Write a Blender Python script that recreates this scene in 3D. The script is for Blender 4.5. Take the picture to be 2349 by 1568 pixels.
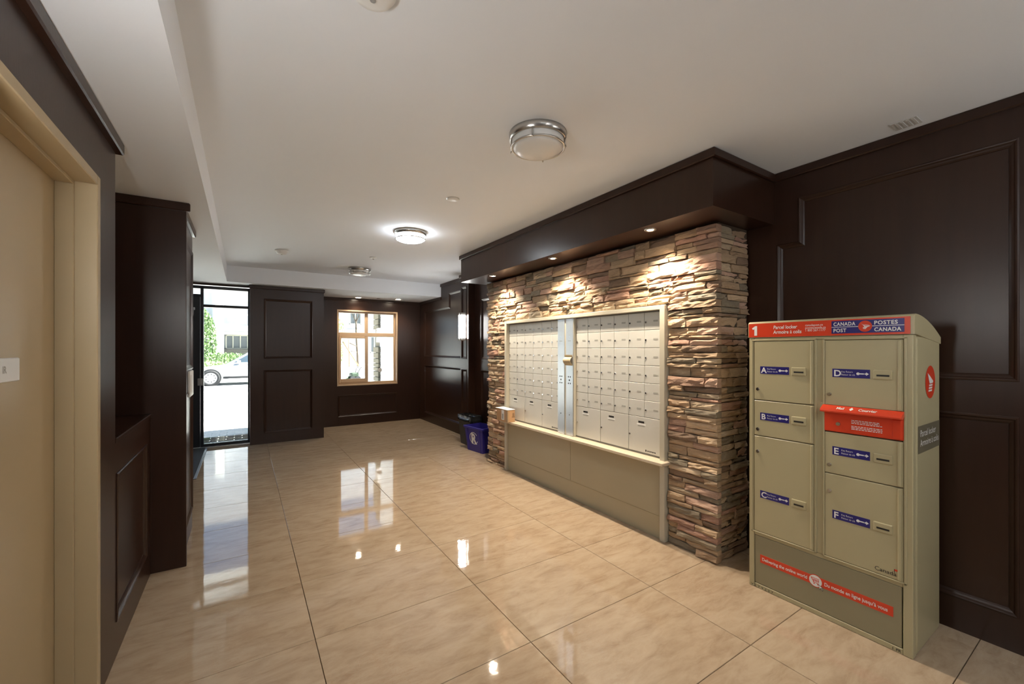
import bpy, bmesh, math, random
from mathutils import Vector, Matrix

for o in list(bpy.data.objects):
    bpy.data.objects.remove(o)
SC = bpy.context.scene
C = SC.collection
R = math.radians
PI = math.pi

# ------------------------------------------------------------------ camera
cam_d = bpy.data.cameras.new('camera')
cam = bpy.data.objects.new('camera', cam_d)
C.objects.link(cam)
cam.location = (0, 0, 1.48)
cam.rotation_euler = (R(90), 0, R(-32.789))
cam_d.sensor_fit = 'HORIZONTAL'
cam_d.sensor_width = 36.0
cam_d.lens = 956.14 / 2349 * 36
cam_d.shift_y = 16.17 / 2349
cam_d.clip_start = 0.02
SC.camera = cam

# ------------------------------------------------------------------ sky, sun, exposure
world = bpy.data.worlds.new('sky')
SC.world = world
world.use_nodes = True
wn = world.node_tree
wn.nodes.clear()
w_out = wn.nodes.new('ShaderNodeOutputWorld')
w_bg = wn.nodes.new('ShaderNodeBackground')
w_sky = wn.nodes.new('ShaderNodeTexSky')
w_sky.sky_type = 'HOSEK_WILKIE'
w_sky.turbidity = 4.0
w_sky.ground_albedo = 0.5
w_sky.sun_direction = Vector((0.55, -0.10, 0.83)).normalized()
w_bg.inputs['Strength'].default_value = 3.4
wn.links.new(w_sky.outputs[0], w_bg.inputs[0])
wn.links.new(w_bg.outputs[0], w_out.inputs[0])

sun_d = bpy.data.lights.new('sun', 'SUN')
sun_d.energy = 22.0
sun_d.angle = R(1.0)
sun_d.color = (1.0, 0.96, 0.9)
sun = bpy.data.objects.new('sun', sun_d)
C.objects.link(sun)
sun.rotation_euler = Vector((0.55, -0.10, 0.83)).to_track_quat('Z', 'Y').to_euler()
sun.location = (8, 6, 12)

SC.view_settings.view_transform = 'Standard'
SC.view_settings.look = 'None'
SC.view_settings.gamma = 1.0
SC.view_settings.exposure = 1.25
SC.view_settings.use_curve_mapping = False

SPOT_W = 52.0        # spotlights under the bulkhead
DOWN_W = 14.0        # downlights by the window
LAMP_E = 16.0        # lit flush lamps
SCONCE_E = 34.0
WARM = (1.0, 0.86, 0.68)

# ------------------------------------------------------------------ materials
MATS = {}


def new_mat(name, col, rough=0.5, metal=0.0, spec=0.5, coat=0.0, emit=None, estr=0.0):
    m = bpy.data.materials.new(name)
    m.use_nodes = True
    b = m.node_tree.nodes['Principled BSDF']
    b.inputs['Base Color'].default_value = (*col, 1)
    b.inputs['Roughness'].default_value = rough
    b.inputs['Metallic'].default_value = metal
    b.inputs['Specular IOR Level'].default_value = spec
    if coat:
        b.inputs['Coat Weight'].default_value = coat
        b.inputs['Coat Roughness'].default_value = 0.08
    if emit:
        b.inputs['Emission Color'].default_value = (*emit, 1)
        b.inputs['Emission Strength'].default_value = estr
    MATS[name] = m
    return m


def nd(m, t, **kw):
    n = m.node_tree.nodes.new(t)
    for k, v in kw.items():
        if k.startswith('_'):
            setattr(n, k[1:], v)
        else:
            n.inputs[k.replace('__', ' ')].default_value = v
    return n


def ln(m, a, ao, b, bi):
    m.node_tree.links.new(a.outputs[ao], b.inputs[bi])


def bs(m):
    return m.node_tree.nodes['Principled BSDF']


def mottle(m, c1, c2, scale=8.0, detail=4.0, bump=0.0, bscale=None, coord='Object', stretch=None, bdist=0.01):
    """colour mottling between two tints + optional bump"""
    tc = nd(m, 'ShaderNodeTexCoord')
    mp = nd(m, 'ShaderNodeMapping')
    if stretch:
        mp.inputs['Scale'].default_value = stretch
    ln(m, tc, coord, mp, 0)
    no = nd(m, 'ShaderNodeTexNoise', Scale=scale, Detail=detail)
    ln(m, mp, 0, no, 'Vector')
    mx = nd(m, 'ShaderNodeMix', _data_type='RGBA')
    mx.inputs[6].default_value = (*c1, 1)
    mx.inputs[7].default_value = (*c2, 1)
    ln(m, no, 'Fac', mx, 0)
    m.node_tree.links.new(mx.outputs[2], bs(m).inputs['Base Color'])
    if bump:
        nb = nd(m, 'ShaderNodeTexNoise', Scale=bscale or scale * 4, Detail=5.0)
        ln(m, mp, 0, nb, 'Vector')
        bp = nd(m, 'ShaderNodeBump', Strength=bump, Distance=bdist)
        ln(m, nb, 'Fac', bp, 'Height')
        ln(m, bp, 0, bs(m), 'Normal')
    return m


WOOD = mottle(new_mat('espresso wood', (.04, .018, .010), rough=0.30, spec=0.38), (.024, .0100, .0057), (.040, .0168, .0094), scale=3.0,
              detail=6, stretch=(9, 9, 0.7), bump=0.03, bscale=30)
CEIL = mottle(new_mat('ceiling paint', (.8, .79, .77), rough=0.85), (.785, .82, .865), (.805, .84, .885), scale=1.5, bump=0.03, bscale=220, bdist=.002)
CREAM = mottle(new_mat('cream painted steel', (.62, .47, .27), rough=0.38), (.43, .335, .195), (.47, .365, .215), scale=1.2, bump=0.05, bscale=160, bdist=.002)
SURR = mottle(new_mat('pale beige laminate', (.58, .49, .34), rough=0.35), (.50, .455, .35), (.54, .49, .38), scale=2)
GAP = mottle(new_mat('painted gap shade', (.16, .145, .115), rough=0.6), (.14, .125, .10), (.18, .165, .13), scale=4)  # bank frame colour darkened to paint shade into the gaps between mailbox doors
BEIGE = mottle(new_mat('beige laminate', (.52, .45, .31), rough=0.35), (.40, .345, .23), (.44, .38, .255), scale=2)
MAILM = mottle(new_mat('pale mailbox aluminium', (.58, .55, .47), rough=0.42, metal=0.15), (.60, .58, .52), (.64, .62, .56), scale=4)
LOCKM = mottle(new_mat('beige powder coat', (.40, .35, .22), rough=0.33), (.43, .375, .22), (.455, .395, .235), scale=2.5, bump=0.03, bscale=300, bdist=.001)
LOCKD = mottle(new_mat('grey green panel', (.25, .23, .15), rough=0.3), (.27, .235, .14), (.295, .258, .158), scale=3)
STEEL = mottle(new_mat('brushed steel', (.62, .64, .66), rough=0.33, metal=0.85), (.58, .60, .62), (.68, .70, .72), scale=6, stretch=(40, 40, 1))
NICKEL = mottle(new_mat('brushed nickel', (.55, .54, .52), rough=0.28, metal=1.0), (.50, .49, .47), (.60, .59, .57), scale=20)
CHROME = mottle(new_mat('chrome', (.7, .7, .7), rough=0.15, metal=1.0), (.66, .66, .66), (.74, .74, .74), scale=20)
REDM = mottle(new_mat('red print', (.68, .055, .02), rough=0.25), (.66, .052, .018), (.70, .06, .022), scale=3)
BLUEM = mottle(new_mat('navy print', (.022, .018, .16), rough=0.28), (.020, .016, .15), (.024, .020, .17), scale=3)
WHITEP = mottle(new_mat('white print', (.80, .79, .76), rough=0.35), (.78, .77, .74), (.82, .81, .78), scale=3)
BLACKP = mottle(new_mat('black print', (.015, .014, .012), rough=0.45), (.013, .012, .010), (.018, .016, .014), scale=3)
GREYP = mottle(new_mat('grey print', (.34, .33, .29), rough=0.5), (.33, .32, .28), (.36, .35, .31), scale=30)
TAUPE = mottle(new_mat('taupe sticker', (.16, .14, .09), rough=0.35), (.15, .13, .085), (.17, .15, .1), scale=3)
OFFW = mottle(new_mat('white plastic', (.75, .75, .73), rough=0.4), (.73, .73, .71), (.77, .77, .75), scale=3)
FROST = mottle(new_mat('frosted glass unlit', (.72, .72, .70), rough=0.3), (.70, .70, .68), (.74, .74, .72), scale=3)
DARKM = mottle(new_mat('black aluminium', (.012, .014, .018), rough=0.35), (.010, .012, .016), (.015, .017, .022), scale=5)
BLUEBIN = mottle(new_mat('blue plastic', (.03, .022, .22), rough=0.38), (.026, .019, .20), (.034, .026, .24), scale=4)
GREYBIN = mottle(new_mat('dark grey plastic', (.02, .019, .018), rough=0.4), (.017, .016, .015), (.024, .023, .021), scale=4)
BAGM = mottle(new_mat('black bin liner', (.01, .01, .01), rough=0.25), (.008, .008, .008), (.013, .013, .013), scale=8, bump=.5, bscale=30)
CARDB = mottle(new_mat('cardboard', (.50, .29, .14), rough=0.8), (.48, .275, .13), (.53, .31, .155), scale=6, bump=.05, bscale=90)
TAPE = mottle(new_mat('packing tape', (.42, .27, .14), rough=0.3), (.40, .255, .13), (.44, .285, .15), scale=6)
LEDGE = mottle(new_mat('cream stone ledge', (.66, .55, .40), rough=0.22), (.58, .48, .34), (.72, .61, .46), scale=60, detail=6)
TANWIN = mottle(new_mat('tan window vinyl', (.52, .36, .22), rough=0.4), (.50, .345, .21), (.54, .375, .23), scale=4)
MATM = mottle(new_mat('charcoal mat', (.05, .055, .06), rough=0.95), (.035, .04, .045), (.07, .075, .08), scale=90, bump=.6, bscale=120)
MATE = mottle(new_mat('mat rubber edge', (.16, .17, .18), rough=0.35), (.15, .16, .17), (.18, .19, .20), scale=20)
GROUT = mottle(new_mat('grout', (.22, .15, .09), rough=0.9), (.20, .135, .08), (.25, .17, .10), scale=20)
CORE = mottle(new_mat('stone mortar', (.06, .04, .025), rough=0.95), (.05, .033, .02), (.075, .05, .03), scale=20)
SIDING = mottle(new_mat('white siding', (.78, .78, .76), rough=0.7), (.76, .76, .74), (.80, .80, .78), scale=3)
HOUSE = mottle(new_mat('pale stucco with painted shade', (.62, .63, .65), rough=0.7), (.40, .42, .46), (.44, .46, .50), scale=3)  # house wall colour darkened, shade behind columns and balcony painted in
CONC = mottle(new_mat('pale concrete', (.62, .60, .56), rough=0.9), (.74, .73, .70), (.80, .79, .76), scale=2)
PAVER = mottle(new_mat('grey paver', (.42, .40, .37), rough=0.9), (.60, .58, .55), (.72, .70, .67), scale=3)
BRICKX = mottle(new_mat('grey brick', (.10, .095, .09), rough=0.9), (.085, .08, .075), (.125, .12, .11), scale=6)
BARK = mottle(new_mat('bark', (.08, .06, .045), rough=0.9), (.06, .045, .03), (.11, .085, .06), scale=14, bump=.5, bscale=40)
STAKE = mottle(new_mat('wood stake', (.22, .14, .07), rough=0.8), (.19, .12, .06), (.26, .17, .09), scale=10)
LEAF = mottle(new_mat('leaf green', (.10, .20, .04), rough=0.5), (.12, .21, .08), (.22, .32, .13), scale=3)
LEAF2 = mottle(new_mat('pale leaf green', (.18, .28, .07), rough=0.5), (.26, .36, .16), (.36, .46, .22), scale=3)
CARP = mottle(new_mat('silver car paint', (.35, .36, .38), rough=0.25, metal=0.5, coat=0.6), (.34, .35, .37), (.36, .37, .39), scale=3)
TYRE = mottle(new_mat('tyre rubber', (.02, .02, .022), rough=0.8), (.016, .016, .018), (.026, .026, .028), scale=8)
CARG = mottle(new_mat('car glass', (.05, .07, .09), rough=0.08), (.045, .065, .085), (.055, .075, .095), scale=3)
GREENM = mottle(new_mat('dark green paint', (.02, .04, .02), rough=0.4), (.016, .034, .016), (.025, .048, .025), scale=6)
STONEX = mottle(new_mat('porch stone', (.17, .15, .10), rough=0.9), (.14, .12, .08), (.20, .175, .125), scale=6, bump=.6, bscale=25)
SOIL = mottle(new_mat('soil', (.10, .07, .045), rough=1.0), (.08, .055, .035), (.13, .09, .06), scale=6)
CURTAIN = mottle(new_mat('grey window interior', (.10, .11, .12), rough=0.2), (.09, .10, .11), (.12, .13, .14), scale=3)
GREYVENT = mottle(new_mat('grey vent paint', (.58, .58, .57), rough=.6), (.56, .56, .55), (.60, .60, .59), scale=4)
LENSOFF = mottle(new_mat('switch grey', (.3, .3, .3), rough=.4), (.28, .28, .28), (.33, .33, .33), scale=4)


def emis(name, col, s):
    m = new_mat(name, (.8, .8, .78), rough=0.3, emit=col, estr=s)
    tc = nd(m, 'ShaderNodeTexCoord')
    no = nd(m, 'ShaderNodeTexNoise', Scale=3.0)
    ln(m, tc, 'Object', no, 'Vector')
    mx = nd(m, 'ShaderNodeMix', _data_type='RGBA')
    mx.inputs[6].default_value = (*col, 1)
    mx.inputs[7].default_value = (col[0], col[1] * .98, col[2] * .96, 1)
    ln(m, no, 'Fac', mx, 0)
    m.node_tree.links.new(mx.outputs[2], bs(m).inputs['Emission Color'])
    return m


LAMPON = emis('lit lamp glass', (.86, .935, 1.0), LAMP_E)
SCONON = emis('lit sconce glass', (.98, .97, .95), SCONCE_E)
BULB = emis('lit bulb lens', (1.0, .86, .66), 40.0)


def glass_mat():
    m = bpy.data.materials.new('window glass')
    m.use_nodes = True
    nt = m.node_tree
    nt.nodes.clear()
    out = nt.nodes.new('ShaderNodeOutputMaterial')
    tr = nt.nodes.new('ShaderNodeBsdfTransparent')
    tr.inputs[0].default_value = (.93, .96, .95, 1)
    gl = nt.nodes.new('ShaderNodeBsdfGlossy')
    gl.inputs['Roughness'].default_value = 0.01
    fr = nt.nodes.new('ShaderNodeFresnel')
    fr.inputs['IOR'].default_value = 1.45
    tcn = nt.nodes.new('ShaderNodeTexNoise')
    tcn.inputs['Scale'].default_value = 2.0
    mp = nt.nodes.new('ShaderNodeMath')
    mp.operation = 'MULTIPLY'
    nt.links.new(fr.outputs[0], mp.inputs[0])
    mp.inputs[1].default_value = 0.9
    mx = nt.nodes.new('ShaderNodeMixShader')
    nt.links.new(mp.outputs[0], mx.inputs[0])
    nt.links.new(tr.outputs[0], mx.inputs[1])
    nt.links.new(gl.outputs[0], mx.inputs[2])
    nt.links.new(mx.outputs[0], out.inputs[0])
    return m


GLASS = glass_mat()


def tile_mat():
    m = new_mat('polished cream marble tile', (.62, .46, .30), rough=0.04, spec=0.65)
    geo = nd(m, 'ShaderNodeNewGeometry')
    oi = nd(m, 'ShaderNodeObjectInfo')
    mul = nd(m, 'ShaderNodeVectorMath', _operation='SCALE')
    cmb = nd(m, 'ShaderNodeCombineXYZ')
    ln(m, oi, 'Random', cmb, 0)
    ln(m, oi, 'Random', cmb, 1)
    ln(m, oi, 'Random', cmb, 2)
    ln(m, cmb, 0, mul, 0)
    mul.inputs['Scale'].default_value = 37.0
    add = nd(m, 'ShaderNodeVectorMath', _operation='ADD')
    ln(m, geo, 'Position', add, 0)
    ln(m, mul, 0, add, 1)
    mp = nd(m, 'ShaderNodeMapping')
    mp.inputs['Rotation'].default_value = (0, 0, R(38))
    mp.inputs['Scale'].default_value = (1.5, 4.5, 1.5)
    ln(m, add, 0, mp, 0)
    n1 = nd(m, 'ShaderNodeTexNoise', Scale=3.2, Detail=10.0, Roughness=0.68, Distortion=0.45)
    ln(m, mp, 0, n1, 'Vector')
    r1 = nd(m, 'ShaderNodeValToRGB')
    e = r1.color_ramp.elements
    e[0].position = .30
    e[0].color = (.325, .225, .142, 1)
    e[1].position = .72
    e[1].color = (.475, .368, .255, 1)
    k = e.new(.44)
    k.color = (.395, .288, .190, 1)
    k = e.new(.55)
    k.color = (.44, .33, .222, 1)
    ln(m, n1, 'Fac', r1, 0)
    # fine darker veins
    n2 = nd(m, 'ShaderNodeTexNoise', Scale=5.0, Detail=9.0, Roughness=0.7, Distortion=2.0)
    ln(m, mp, 0, n2, 'Vector')
    r2 = nd(m, 'ShaderNodeValToRGB')
    e = r2.color_ramp.elements
    e[0].position = .485
    e[0].color = (0, 0, 0, 1)
    e[1].position = .515
    e[1].color = (0, 0, 0, 1)
    k = e.new(.50)
    k.color = (1, 1, 1, 1)
    ln(m, n2, 'Fac', r2, 0)
    n3 = nd(m, 'ShaderNodeTexNoise', Scale=1.7, Detail=2.0)
    ln(m, add, 0, n3, 'Vector')
    r3 = nd(m, 'ShaderNodeMapRange')
    r3.inputs[1].default_value = .48
    r3.inputs[2].default_value = .70
    r3.inputs[4].default_value = .65
    ln(m, n3, 'Fac', r3, 0)
    mm = nd(m, 'ShaderNodeMath', _operation='MULTIPLY')
    ln(m, r2, 0, mm, 0)
    ln(m, r3, 0, mm, 1)
    mx = nd(m, 'ShaderNodeMix', _data_type='RGBA')
    ln(m, mm, 0, mx, 0)
    m.node_tree.links.new(r1.outputs[0], mx.inputs[6])
    mx.inputs[7].default_value = (.34, .19, .10, 1)
    m.node_tree.links.new(mx.outputs[2], bs(m).inputs['Base Color'])
    # faint ripple of the polished face
    n4 = nd(m, 'ShaderNodeTexNoise', Scale=26.0, Detail=2.0)
    ln(m, geo, 'Position', n4, 'Vector')
    bp = nd(m, 'ShaderNodeBump', Strength=0.045, Distance=0.004)
    ln(m, n4, 'Fac', bp, 'Height')
    ln(m, bp, 0, bs(m), 'Normal')
    return m


TILE = tile_mat()


def stone_mat():
    m = new_mat('split ledgestone', (.3, .2, .12), rough=0.72)
    at = nd(m, 'ShaderNodeAttribute')
    at.attribute_name = 'tint'
    geo = nd(m, 'ShaderNodeNewGeometry')
    mp = nd(m, 'ShaderNodeMapping')
    mp.inputs['Scale'].default_value = (1, 1, 2.6)
    ln(m, geo, 'Position', mp, 0)
    n1 = nd(m, 'ShaderNodeTexNoise', Scale=16.0, Detail=6.0, Roughness=.6)
    ln(m, mp, 0, n1, 'Vector')
    mr = nd(m, 'ShaderNodeMapRange')
    mr.inputs[3].default_value = .72
    mr.inputs[4].default_value = 1.26
    ln(m, n1, 'Fac', mr, 0)
    mul = nd(m, 'ShaderNodeVectorMath', _operation='SCALE')
    ln(m, at, 'Color', mul, 0)
    ln(m, mr, 0, mul, 'Scale')
    ln(m, mul, 0, bs(m), 'Base Color')
    n2 = nd(m, 'ShaderNodeTexNoise', Scale=42.0, Detail=8.0, Roughness=.68)
    ln(m, mp, 0, n2, 'Vector')
    bp = nd(m, 'ShaderNodeBump', Strength=0.9, Distance=0.020)
    ln(m, n2, 'Fac', bp, 'Height')
    ln(m, bp, 0, bs(m), 'Normal')
    return m


STONE = stone_mat()


# ------------------------------------------------------------------ mesh helpers
class MB:
    def __init__(self):
        self.v = []
        self.f = []
        self.s = []          # smooth flag per face

    def add(self, vs, fs, smooth=False):
        b = len(self.v)
        self.v += [tuple(p) for p in vs]
        self.f += [tuple(i + b for i in f) for f in fs]
        self.s += [smooth] * len(fs)
        return self

    def box(self, x0, x1, y0, y1, z0, z1):
        return self.add([(x0, y0, z0), (x1, y0, z0), (x1, y1, z0), (x0, y1, z0), (x0, y0, z1), (x1, y0, z1), (x1, y1, z1), (x0, y1, z1)],
                        [(0, 3, 2, 1), (4, 5, 6, 7), (0, 1, 5, 4), (1, 2, 6, 5), (2, 3, 7, 6), (3, 0, 4, 7)])

    def bbox(self, x0, x1, y0, y1, z0, z1, b=0.003, seg=1):
        bm = bmesh.new()
        vs = [bm.verts.new(p) for p in [(x0, y0, z0), (x1, y0, z0), (x1, y1, z0), (x0, y1, z0), (x0, y0, z1), (x1, y0, z1), (x1, y1, z1), (x0, y1, z1)]]
        for f in [(0, 3, 2, 1), (4, 5, 6, 7), (0, 1, 5, 4), (1, 2, 6, 5), (2, 3, 7, 6), (3, 0, 4, 7)]:
            bm.faces.new([vs[i] for i in f])
        bmesh.ops.bevel(bm, geom=bm.edges[:], offset=b, segments=seg, affect='EDGES', profile=.5)
        return self.frombm(bm)

    def frombm(self, bm, smooth=False):
        bm.verts.index_update()
        self.add([v.co[:] for v in bm.verts], [[v.index for v in f.verts] for f in bm.faces], smooth)
        bm.free()
        return self

    def prism(self, poly, y0, y1, smooth=False):
        """polygon in XZ (counter-clockwise seen from -Y) extruded y0..y1"""
        n = len(poly)
        vs = [(p[0], y0, p[1]) for p in poly] + [(p[0], y1, p[1]) for p in poly]
        fs = [tuple(range(n)), tuple(range(2 * n - 1, n - 1, -1))]
        self.add(vs, fs)
        b = len(self.v) - 2 * n
        for i in range(n):
            j = (i + 1) % n
            self.f.append((b + j, b + i, b + n + i, b + n + j))
            self.s.append(smooth)
        return self

    def prismx(self, poly, x0, x1, smooth=False):
        """polygon in YZ extruded along X"""
        n = len(poly)
        vs = [(x0, p[0], p[1]) for p in poly] + [(x1, p[0], p[1]) for p in poly]
        self.add(vs, [tuple(range(n - 1, -1, -1)), tuple(range(n, 2 * n))])
        b = len(self.v) - 2 * n
        for i in range(n):
            j = (i + 1) % n
            self.f.append((b + i, b + j, b + n + j, b + n + i))
            self.s.append(smooth)
        return self

    def prismz(self, poly, z0, z1):
        n = len(poly)
        vs = [(p[0], p[1], z0) for p in poly] + [(p[0], p[1], z1) for p in poly]
        self.add(vs, [tuple(range(n - 1, -1, -1)), tuple(range(n, 2 * n))])
        b = len(self.v) - 2 * n
        for i in range(n):
            j = (i + 1) % n
            self.f.append((b + i, b + j, b + n + j, b + n + i))
            self.s.append(False)
        return self

    def lathe(self, prof, n=32, cx=0, cy=0, closed=False, smooth=True):
        """profile [(r,z)] turned round Z"""
        b = len(self.v)
        m = len(prof)
        for r, z in prof:
            for k in range(n):
                a = 2 * PI * k / n
                self.v.append((cx + r * math.cos(a), cy + r * math.sin(a), z))
        rows = m if closed else m - 1
        for i in range(rows):
            i2 = (i + 1) % m
            for k in range(n):
                k2 = (k + 1) % n
                self.f.append((b + i * n + k, b + i * n + k2, b + i2 * n + k2, b + i2 * n + k))
                self.s.append(smooth)
        return self

    def cyl(self, p0, p1, r0, r1=None, n=12, caps=True, smooth=True):
        r1 = r0 if r1 is None else r1
        p0, p1 = Vector(p0), Vector(p1)
        d = (p1 - p0).normalized()
        q = d.to_track_quat('Z', 'Y').to_matrix()
        b = len(self.v)
        for p, r in ((p0, r0), (p1, r1)):
            for k in range(n):
                a = 2 * PI * k / n
                self.v.append(tuple(p + q @ Vector((r * math.cos(a), r * math.sin(a), 0))))
        for k in range(n):
            k2 = (k + 1) % n
            self.f.append((b + k, b + k2, b + n + k2, b + n + k))
            self.s.append(smooth)
        if caps:
            self.f.append(tuple(b + k for k in range(n - 1, -1, -1)))
            self.f.append(tuple(b + n + k for k in range(n)))
            self.s += [False, False]
        return self

    def tube(self, pts, rad, n=8, smooth=True):
        """round bar along a path; rad number or list"""
        pts = [Vector(p) for p in pts]
        b = len(self.v)
        up = None
        for i, p in enumerate(pts):
            t = (pts[min(i + 1, len(pts) - 1)] - pts[max(i - 1, 0)]).normalized()
            q = t.to_track_quat('Z', 'Y').to_matrix()
            r = rad[i] if isinstance(rad, (list, tuple)) else rad
            for k in range(n):
                a = 2 * PI * k / n
                self.v.append(tuple(p + q @ Vector((r * math.cos(a), r * math.sin(a), 0))))
        for i in range(len(pts) - 1):
            for k in range(n):
                k2 = (k + 1) % n
                self.f.append((b + i * n + k, b + i * n + k2, b + (i + 1) * n + k2, b + (i + 1) * n + k))
                self.s.append(smooth)
        self.f.append(tuple(b + k for k in range(n - 1, -1, -1)))
        self.f.append(tuple(b + (len(pts) - 1) * n + k for k in range(n)))
        self.s += [False, False]
        return self

    def disc(self, cx, cz, r, y, n=32, rz=None):
        """flat disc in XZ facing -Y"""
        rz = rz or r
        self.add([(cx + r * math.cos(2 * PI * k / n), y, cz + rz * math.sin(2 * PI * k / n)) for k in range(n)], [tuple(range(n))])
        return self

    def flat(self, poly, y):
        self.add([(p[0], y, p[1]) for p in poly], [tuple(range(len(poly)))])
        return self

    def mesh(self, name, mat, smooth=None):
        me = bpy.data.meshes.new(name)
        me.from_pydata(self.v, [], self.f)
        me.materials.append(mat)
        for p, s in zip(me.polygons, self.s):
            p.use_smooth = s if smooth is None else smooth
        me.update()
        return me

    def build(self, name, mat, parent=None, loc=(0, 0, 0), rz=0, smooth=None):
        o = bpy.data.objects.new(name, self.mesh(name, mat, smooth))
        C.objects.link(o)
        o.location = loc
        o.rotation_euler = (0, 0, rz)
        o.parent = parent
        return o


def inst(name, me, parent=None, loc=(0, 0, 0), rz=0):
    o = bpy.data.objects.new(name, me)
    C.objects.link(o)
    o.location = loc
    o.rotation_euler = (0, 0, rz)
    o.parent = parent
    return o


def tag(o, label, cat, group=None):
    o['label'] = label
    o['category'] = cat
    if group:
        o['group'] = group
    return o


def struct(o, label=None):
    o['kind'] = 'structure'
    if label:
        o['label'] = label
    return o


def thing(name, label, cat, loc=(0, 0, 0), rz=0, group=None):
    o = bpy.data.objects.new(name, None)
    C.objects.link(o)
    o.empty_display_size = 0.1
    o.location = loc
    o.rotation_euler = (0, 0, rz)
    return tag(o, label, cat, group)


def copy_tree(o, parent=None):
    c = o.copy()
    C.objects.link(c)
    c.parent = parent
    for ch in list(o.children):
        copy_tree(ch, c)
    return c


def text(name, body, size, mat, parent, x, z, y=-0.001, align='LEFT', bold=0.0, sx=1.0, shear=0.0, space=1.0, lead=1.0, fit=None):
    """flat lettering in the XZ plane facing -Y, baseline at z"""
    cu = bpy.data.curves.new('lettering', 'FONT')
    cu.body = body
    cu.size = size
    cu.align_x = align
    cu.resolution_u = 3
    cu.offset = bold
    cu.shear = shear
    cu.space_character = space
    cu.space_line = lead
    o = bpy.data.objects.new('lettering', cu)
    C.objects.link(o)
    bpy.context.view_layer.update()
    dg = bpy.context.evaluated_depsgraph_get()
    me = bpy.data.meshes.new_from_object(o.evaluated_get(dg))
    bpy.data.objects.remove(o)
    bpy.data.curves.remove(cu)
    if fit:
        xs_v = [v.co.x for v in me.vertices]
        sx = fit / (max(xs_v) - min(xs_v))
        x -= min(xs_v) * sx
    m = Matrix(((sx, 0, 0, x), (0, 0, 1, y), (0, 1, 0, z), (0, 0, 0, 1)))
    me.transform(m)
    me.flip_normals()
    me.materials.clear()
    me.materials.append(mat)
    me.name = name
    ob = bpy.data.objects.new(name, me)
    C.objects.link(ob)
    ob.parent = parent
    return ob


def inset(poly, d):
    """offset polygon (CCW) inwards with mitres"""
    n = len(poly)
    out = []
    for i in range(n):
        p0, p1, p2 = Vector(poly[i - 1]), Vector(poly[i]), Vector(poly[(i + 1) % n])
        a = (p1 - p0).normalized()
        b = (p2 - p1).normalized()
        n1 = Vector((-a.y, a.x))
        n2 = Vector((-b.y, b.x))
        m = (n1 + n2) / (1 + n1.dot(n2))
        out.append(p1 + m * d)
    return out


MOULD = [(0, .013), (0, -.004), (.006, -.007), (.012, -.005), (.018, .001), (.026, .004), (.034, .009), (.036, .013)]


def moulding(poly, prof=MOULD):
    mb = MB()
    n = len(poly)
    for d, y in prof:
        q = inset(poly, d) if d else [Vector(p) for p in poly]
        mb.v += [(p.x, y, p.y) for p in q]
    for k in range(len(prof) - 1):
        for i in range(n):
            j = (i + 1) % n
            mb.f.append((k * n + i, k * n + j, (k + 1) * n + j, (k + 1) * n + i))
            mb.s.append(False)
    return mb


def rect_poly(r):
    x0, x1, z0, z1 = r
    return [(x0, z0), (x1, z0), (x1, z1), (x0, z1)]


def panelled(name, loc, rz, regions, holes, panels, thick=0.15, crown=(), label=None):
    """wood panelled wall: regions/holes lists of rects (x0,x1,z0,z1); panels list of (polygon, [rects])"""
    xs = sorted({v for r in regions + holes for v in r[:2]} | {v for _, rs in panels for r in rs for v in r[:2]})
    zs = sorted({v for r in regions + holes for v in r[2:]} | {v for _, rs in panels for r in rs for v in r[2:]})

    def inside(r, x, z):
        return r[0] < x < r[1] and r[2] < z < r[3]
    body, frame = MB(), MB()
    for i in range(len(xs) - 1):
        for k in range(len(zs) - 1):
            x, z = (xs[i] + xs[i + 1]) / 2, (zs[k] + zs[k + 1]) / 2
            if not any(inside(r, x, z) for r in regions) or any(inside(r, x, z) for r in holes):
                continue
            body.box(xs[i], xs[i + 1], .014, thick, zs[k], zs[k + 1])
            if not any(inside(r, x, z) for _, rs in panels for r in rs):
                frame.box(xs[i], xs[i + 1], 0, .014, zs[k], zs[k + 1])
    w = struct(body.build(name, WOOD, None, loc, rz), label)
    frame.build('panel_frame', WOOD, w)
    for poly, rs in panels:
        MB().prism(inset(poly, .0005), .0125, .0145).build('panel', WOOD, w)
        moulding(poly).build('panel_moulding', WOOD, w)
    for (x0, x1, z, d) in crown:
        MB().bbox(x0, x1, -d, .01, z - .055, z, .006).build('crown_moulding', WOOD, w)
    return w


def rp(x0, x1, z0, z1):
    return (rect_poly((x0, x1, z0, z1)), [(x0, x1, z0, z1)])


ROT_R = R(-90)       # faces -x (right-hand walls): local X = -world y
ROT_L = R(90)        # faces +x (left-hand walls): local X = +world y
ZC, ZS = 2.71, 2.47  # ceiling, soffit
BX, BY = -0.205, 7.40

# ------------------------------------------------------------------ setting: floor
floor = struct(MB().box(-2.6, 3.4, -2.6, 8.75, -.20, -.012).build('floor', GROUT), 'polished cream marble tile floor')
TX, TY, SX, SY = .3080, 4.7836, .9132, .6128
g = .0016
full = MB().bbox(g, SX - g, g, SY - g, -.012, 0, .0012).mesh('tile', TILE)
for i in range(-4, 5):
    for j in range(-13, 8):
        x0, y0 = TX + i * SX, TY + j * SY
        x1, y1 = x0 + SX, y0 + SY
        a0, a1, b0, b1 = max(x0, -2.3), min(x1, 3.2), max(y0, -2.55), min(y1, 8.62)
        if a1 - a0 < .02 or b1 - b0 < .02:
            continue
        if (a0, a1, b0, b1) == (x0, x1, y0, y1):
            inst('tile', full, floor, (x0, y0, 0))
        else:
            MB().bbox(g, a1 - a0 - g, g, b1 - b0 - g, -.012, 0, .0012).build('tile', TILE, floor, (a0, b0, 0))

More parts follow.
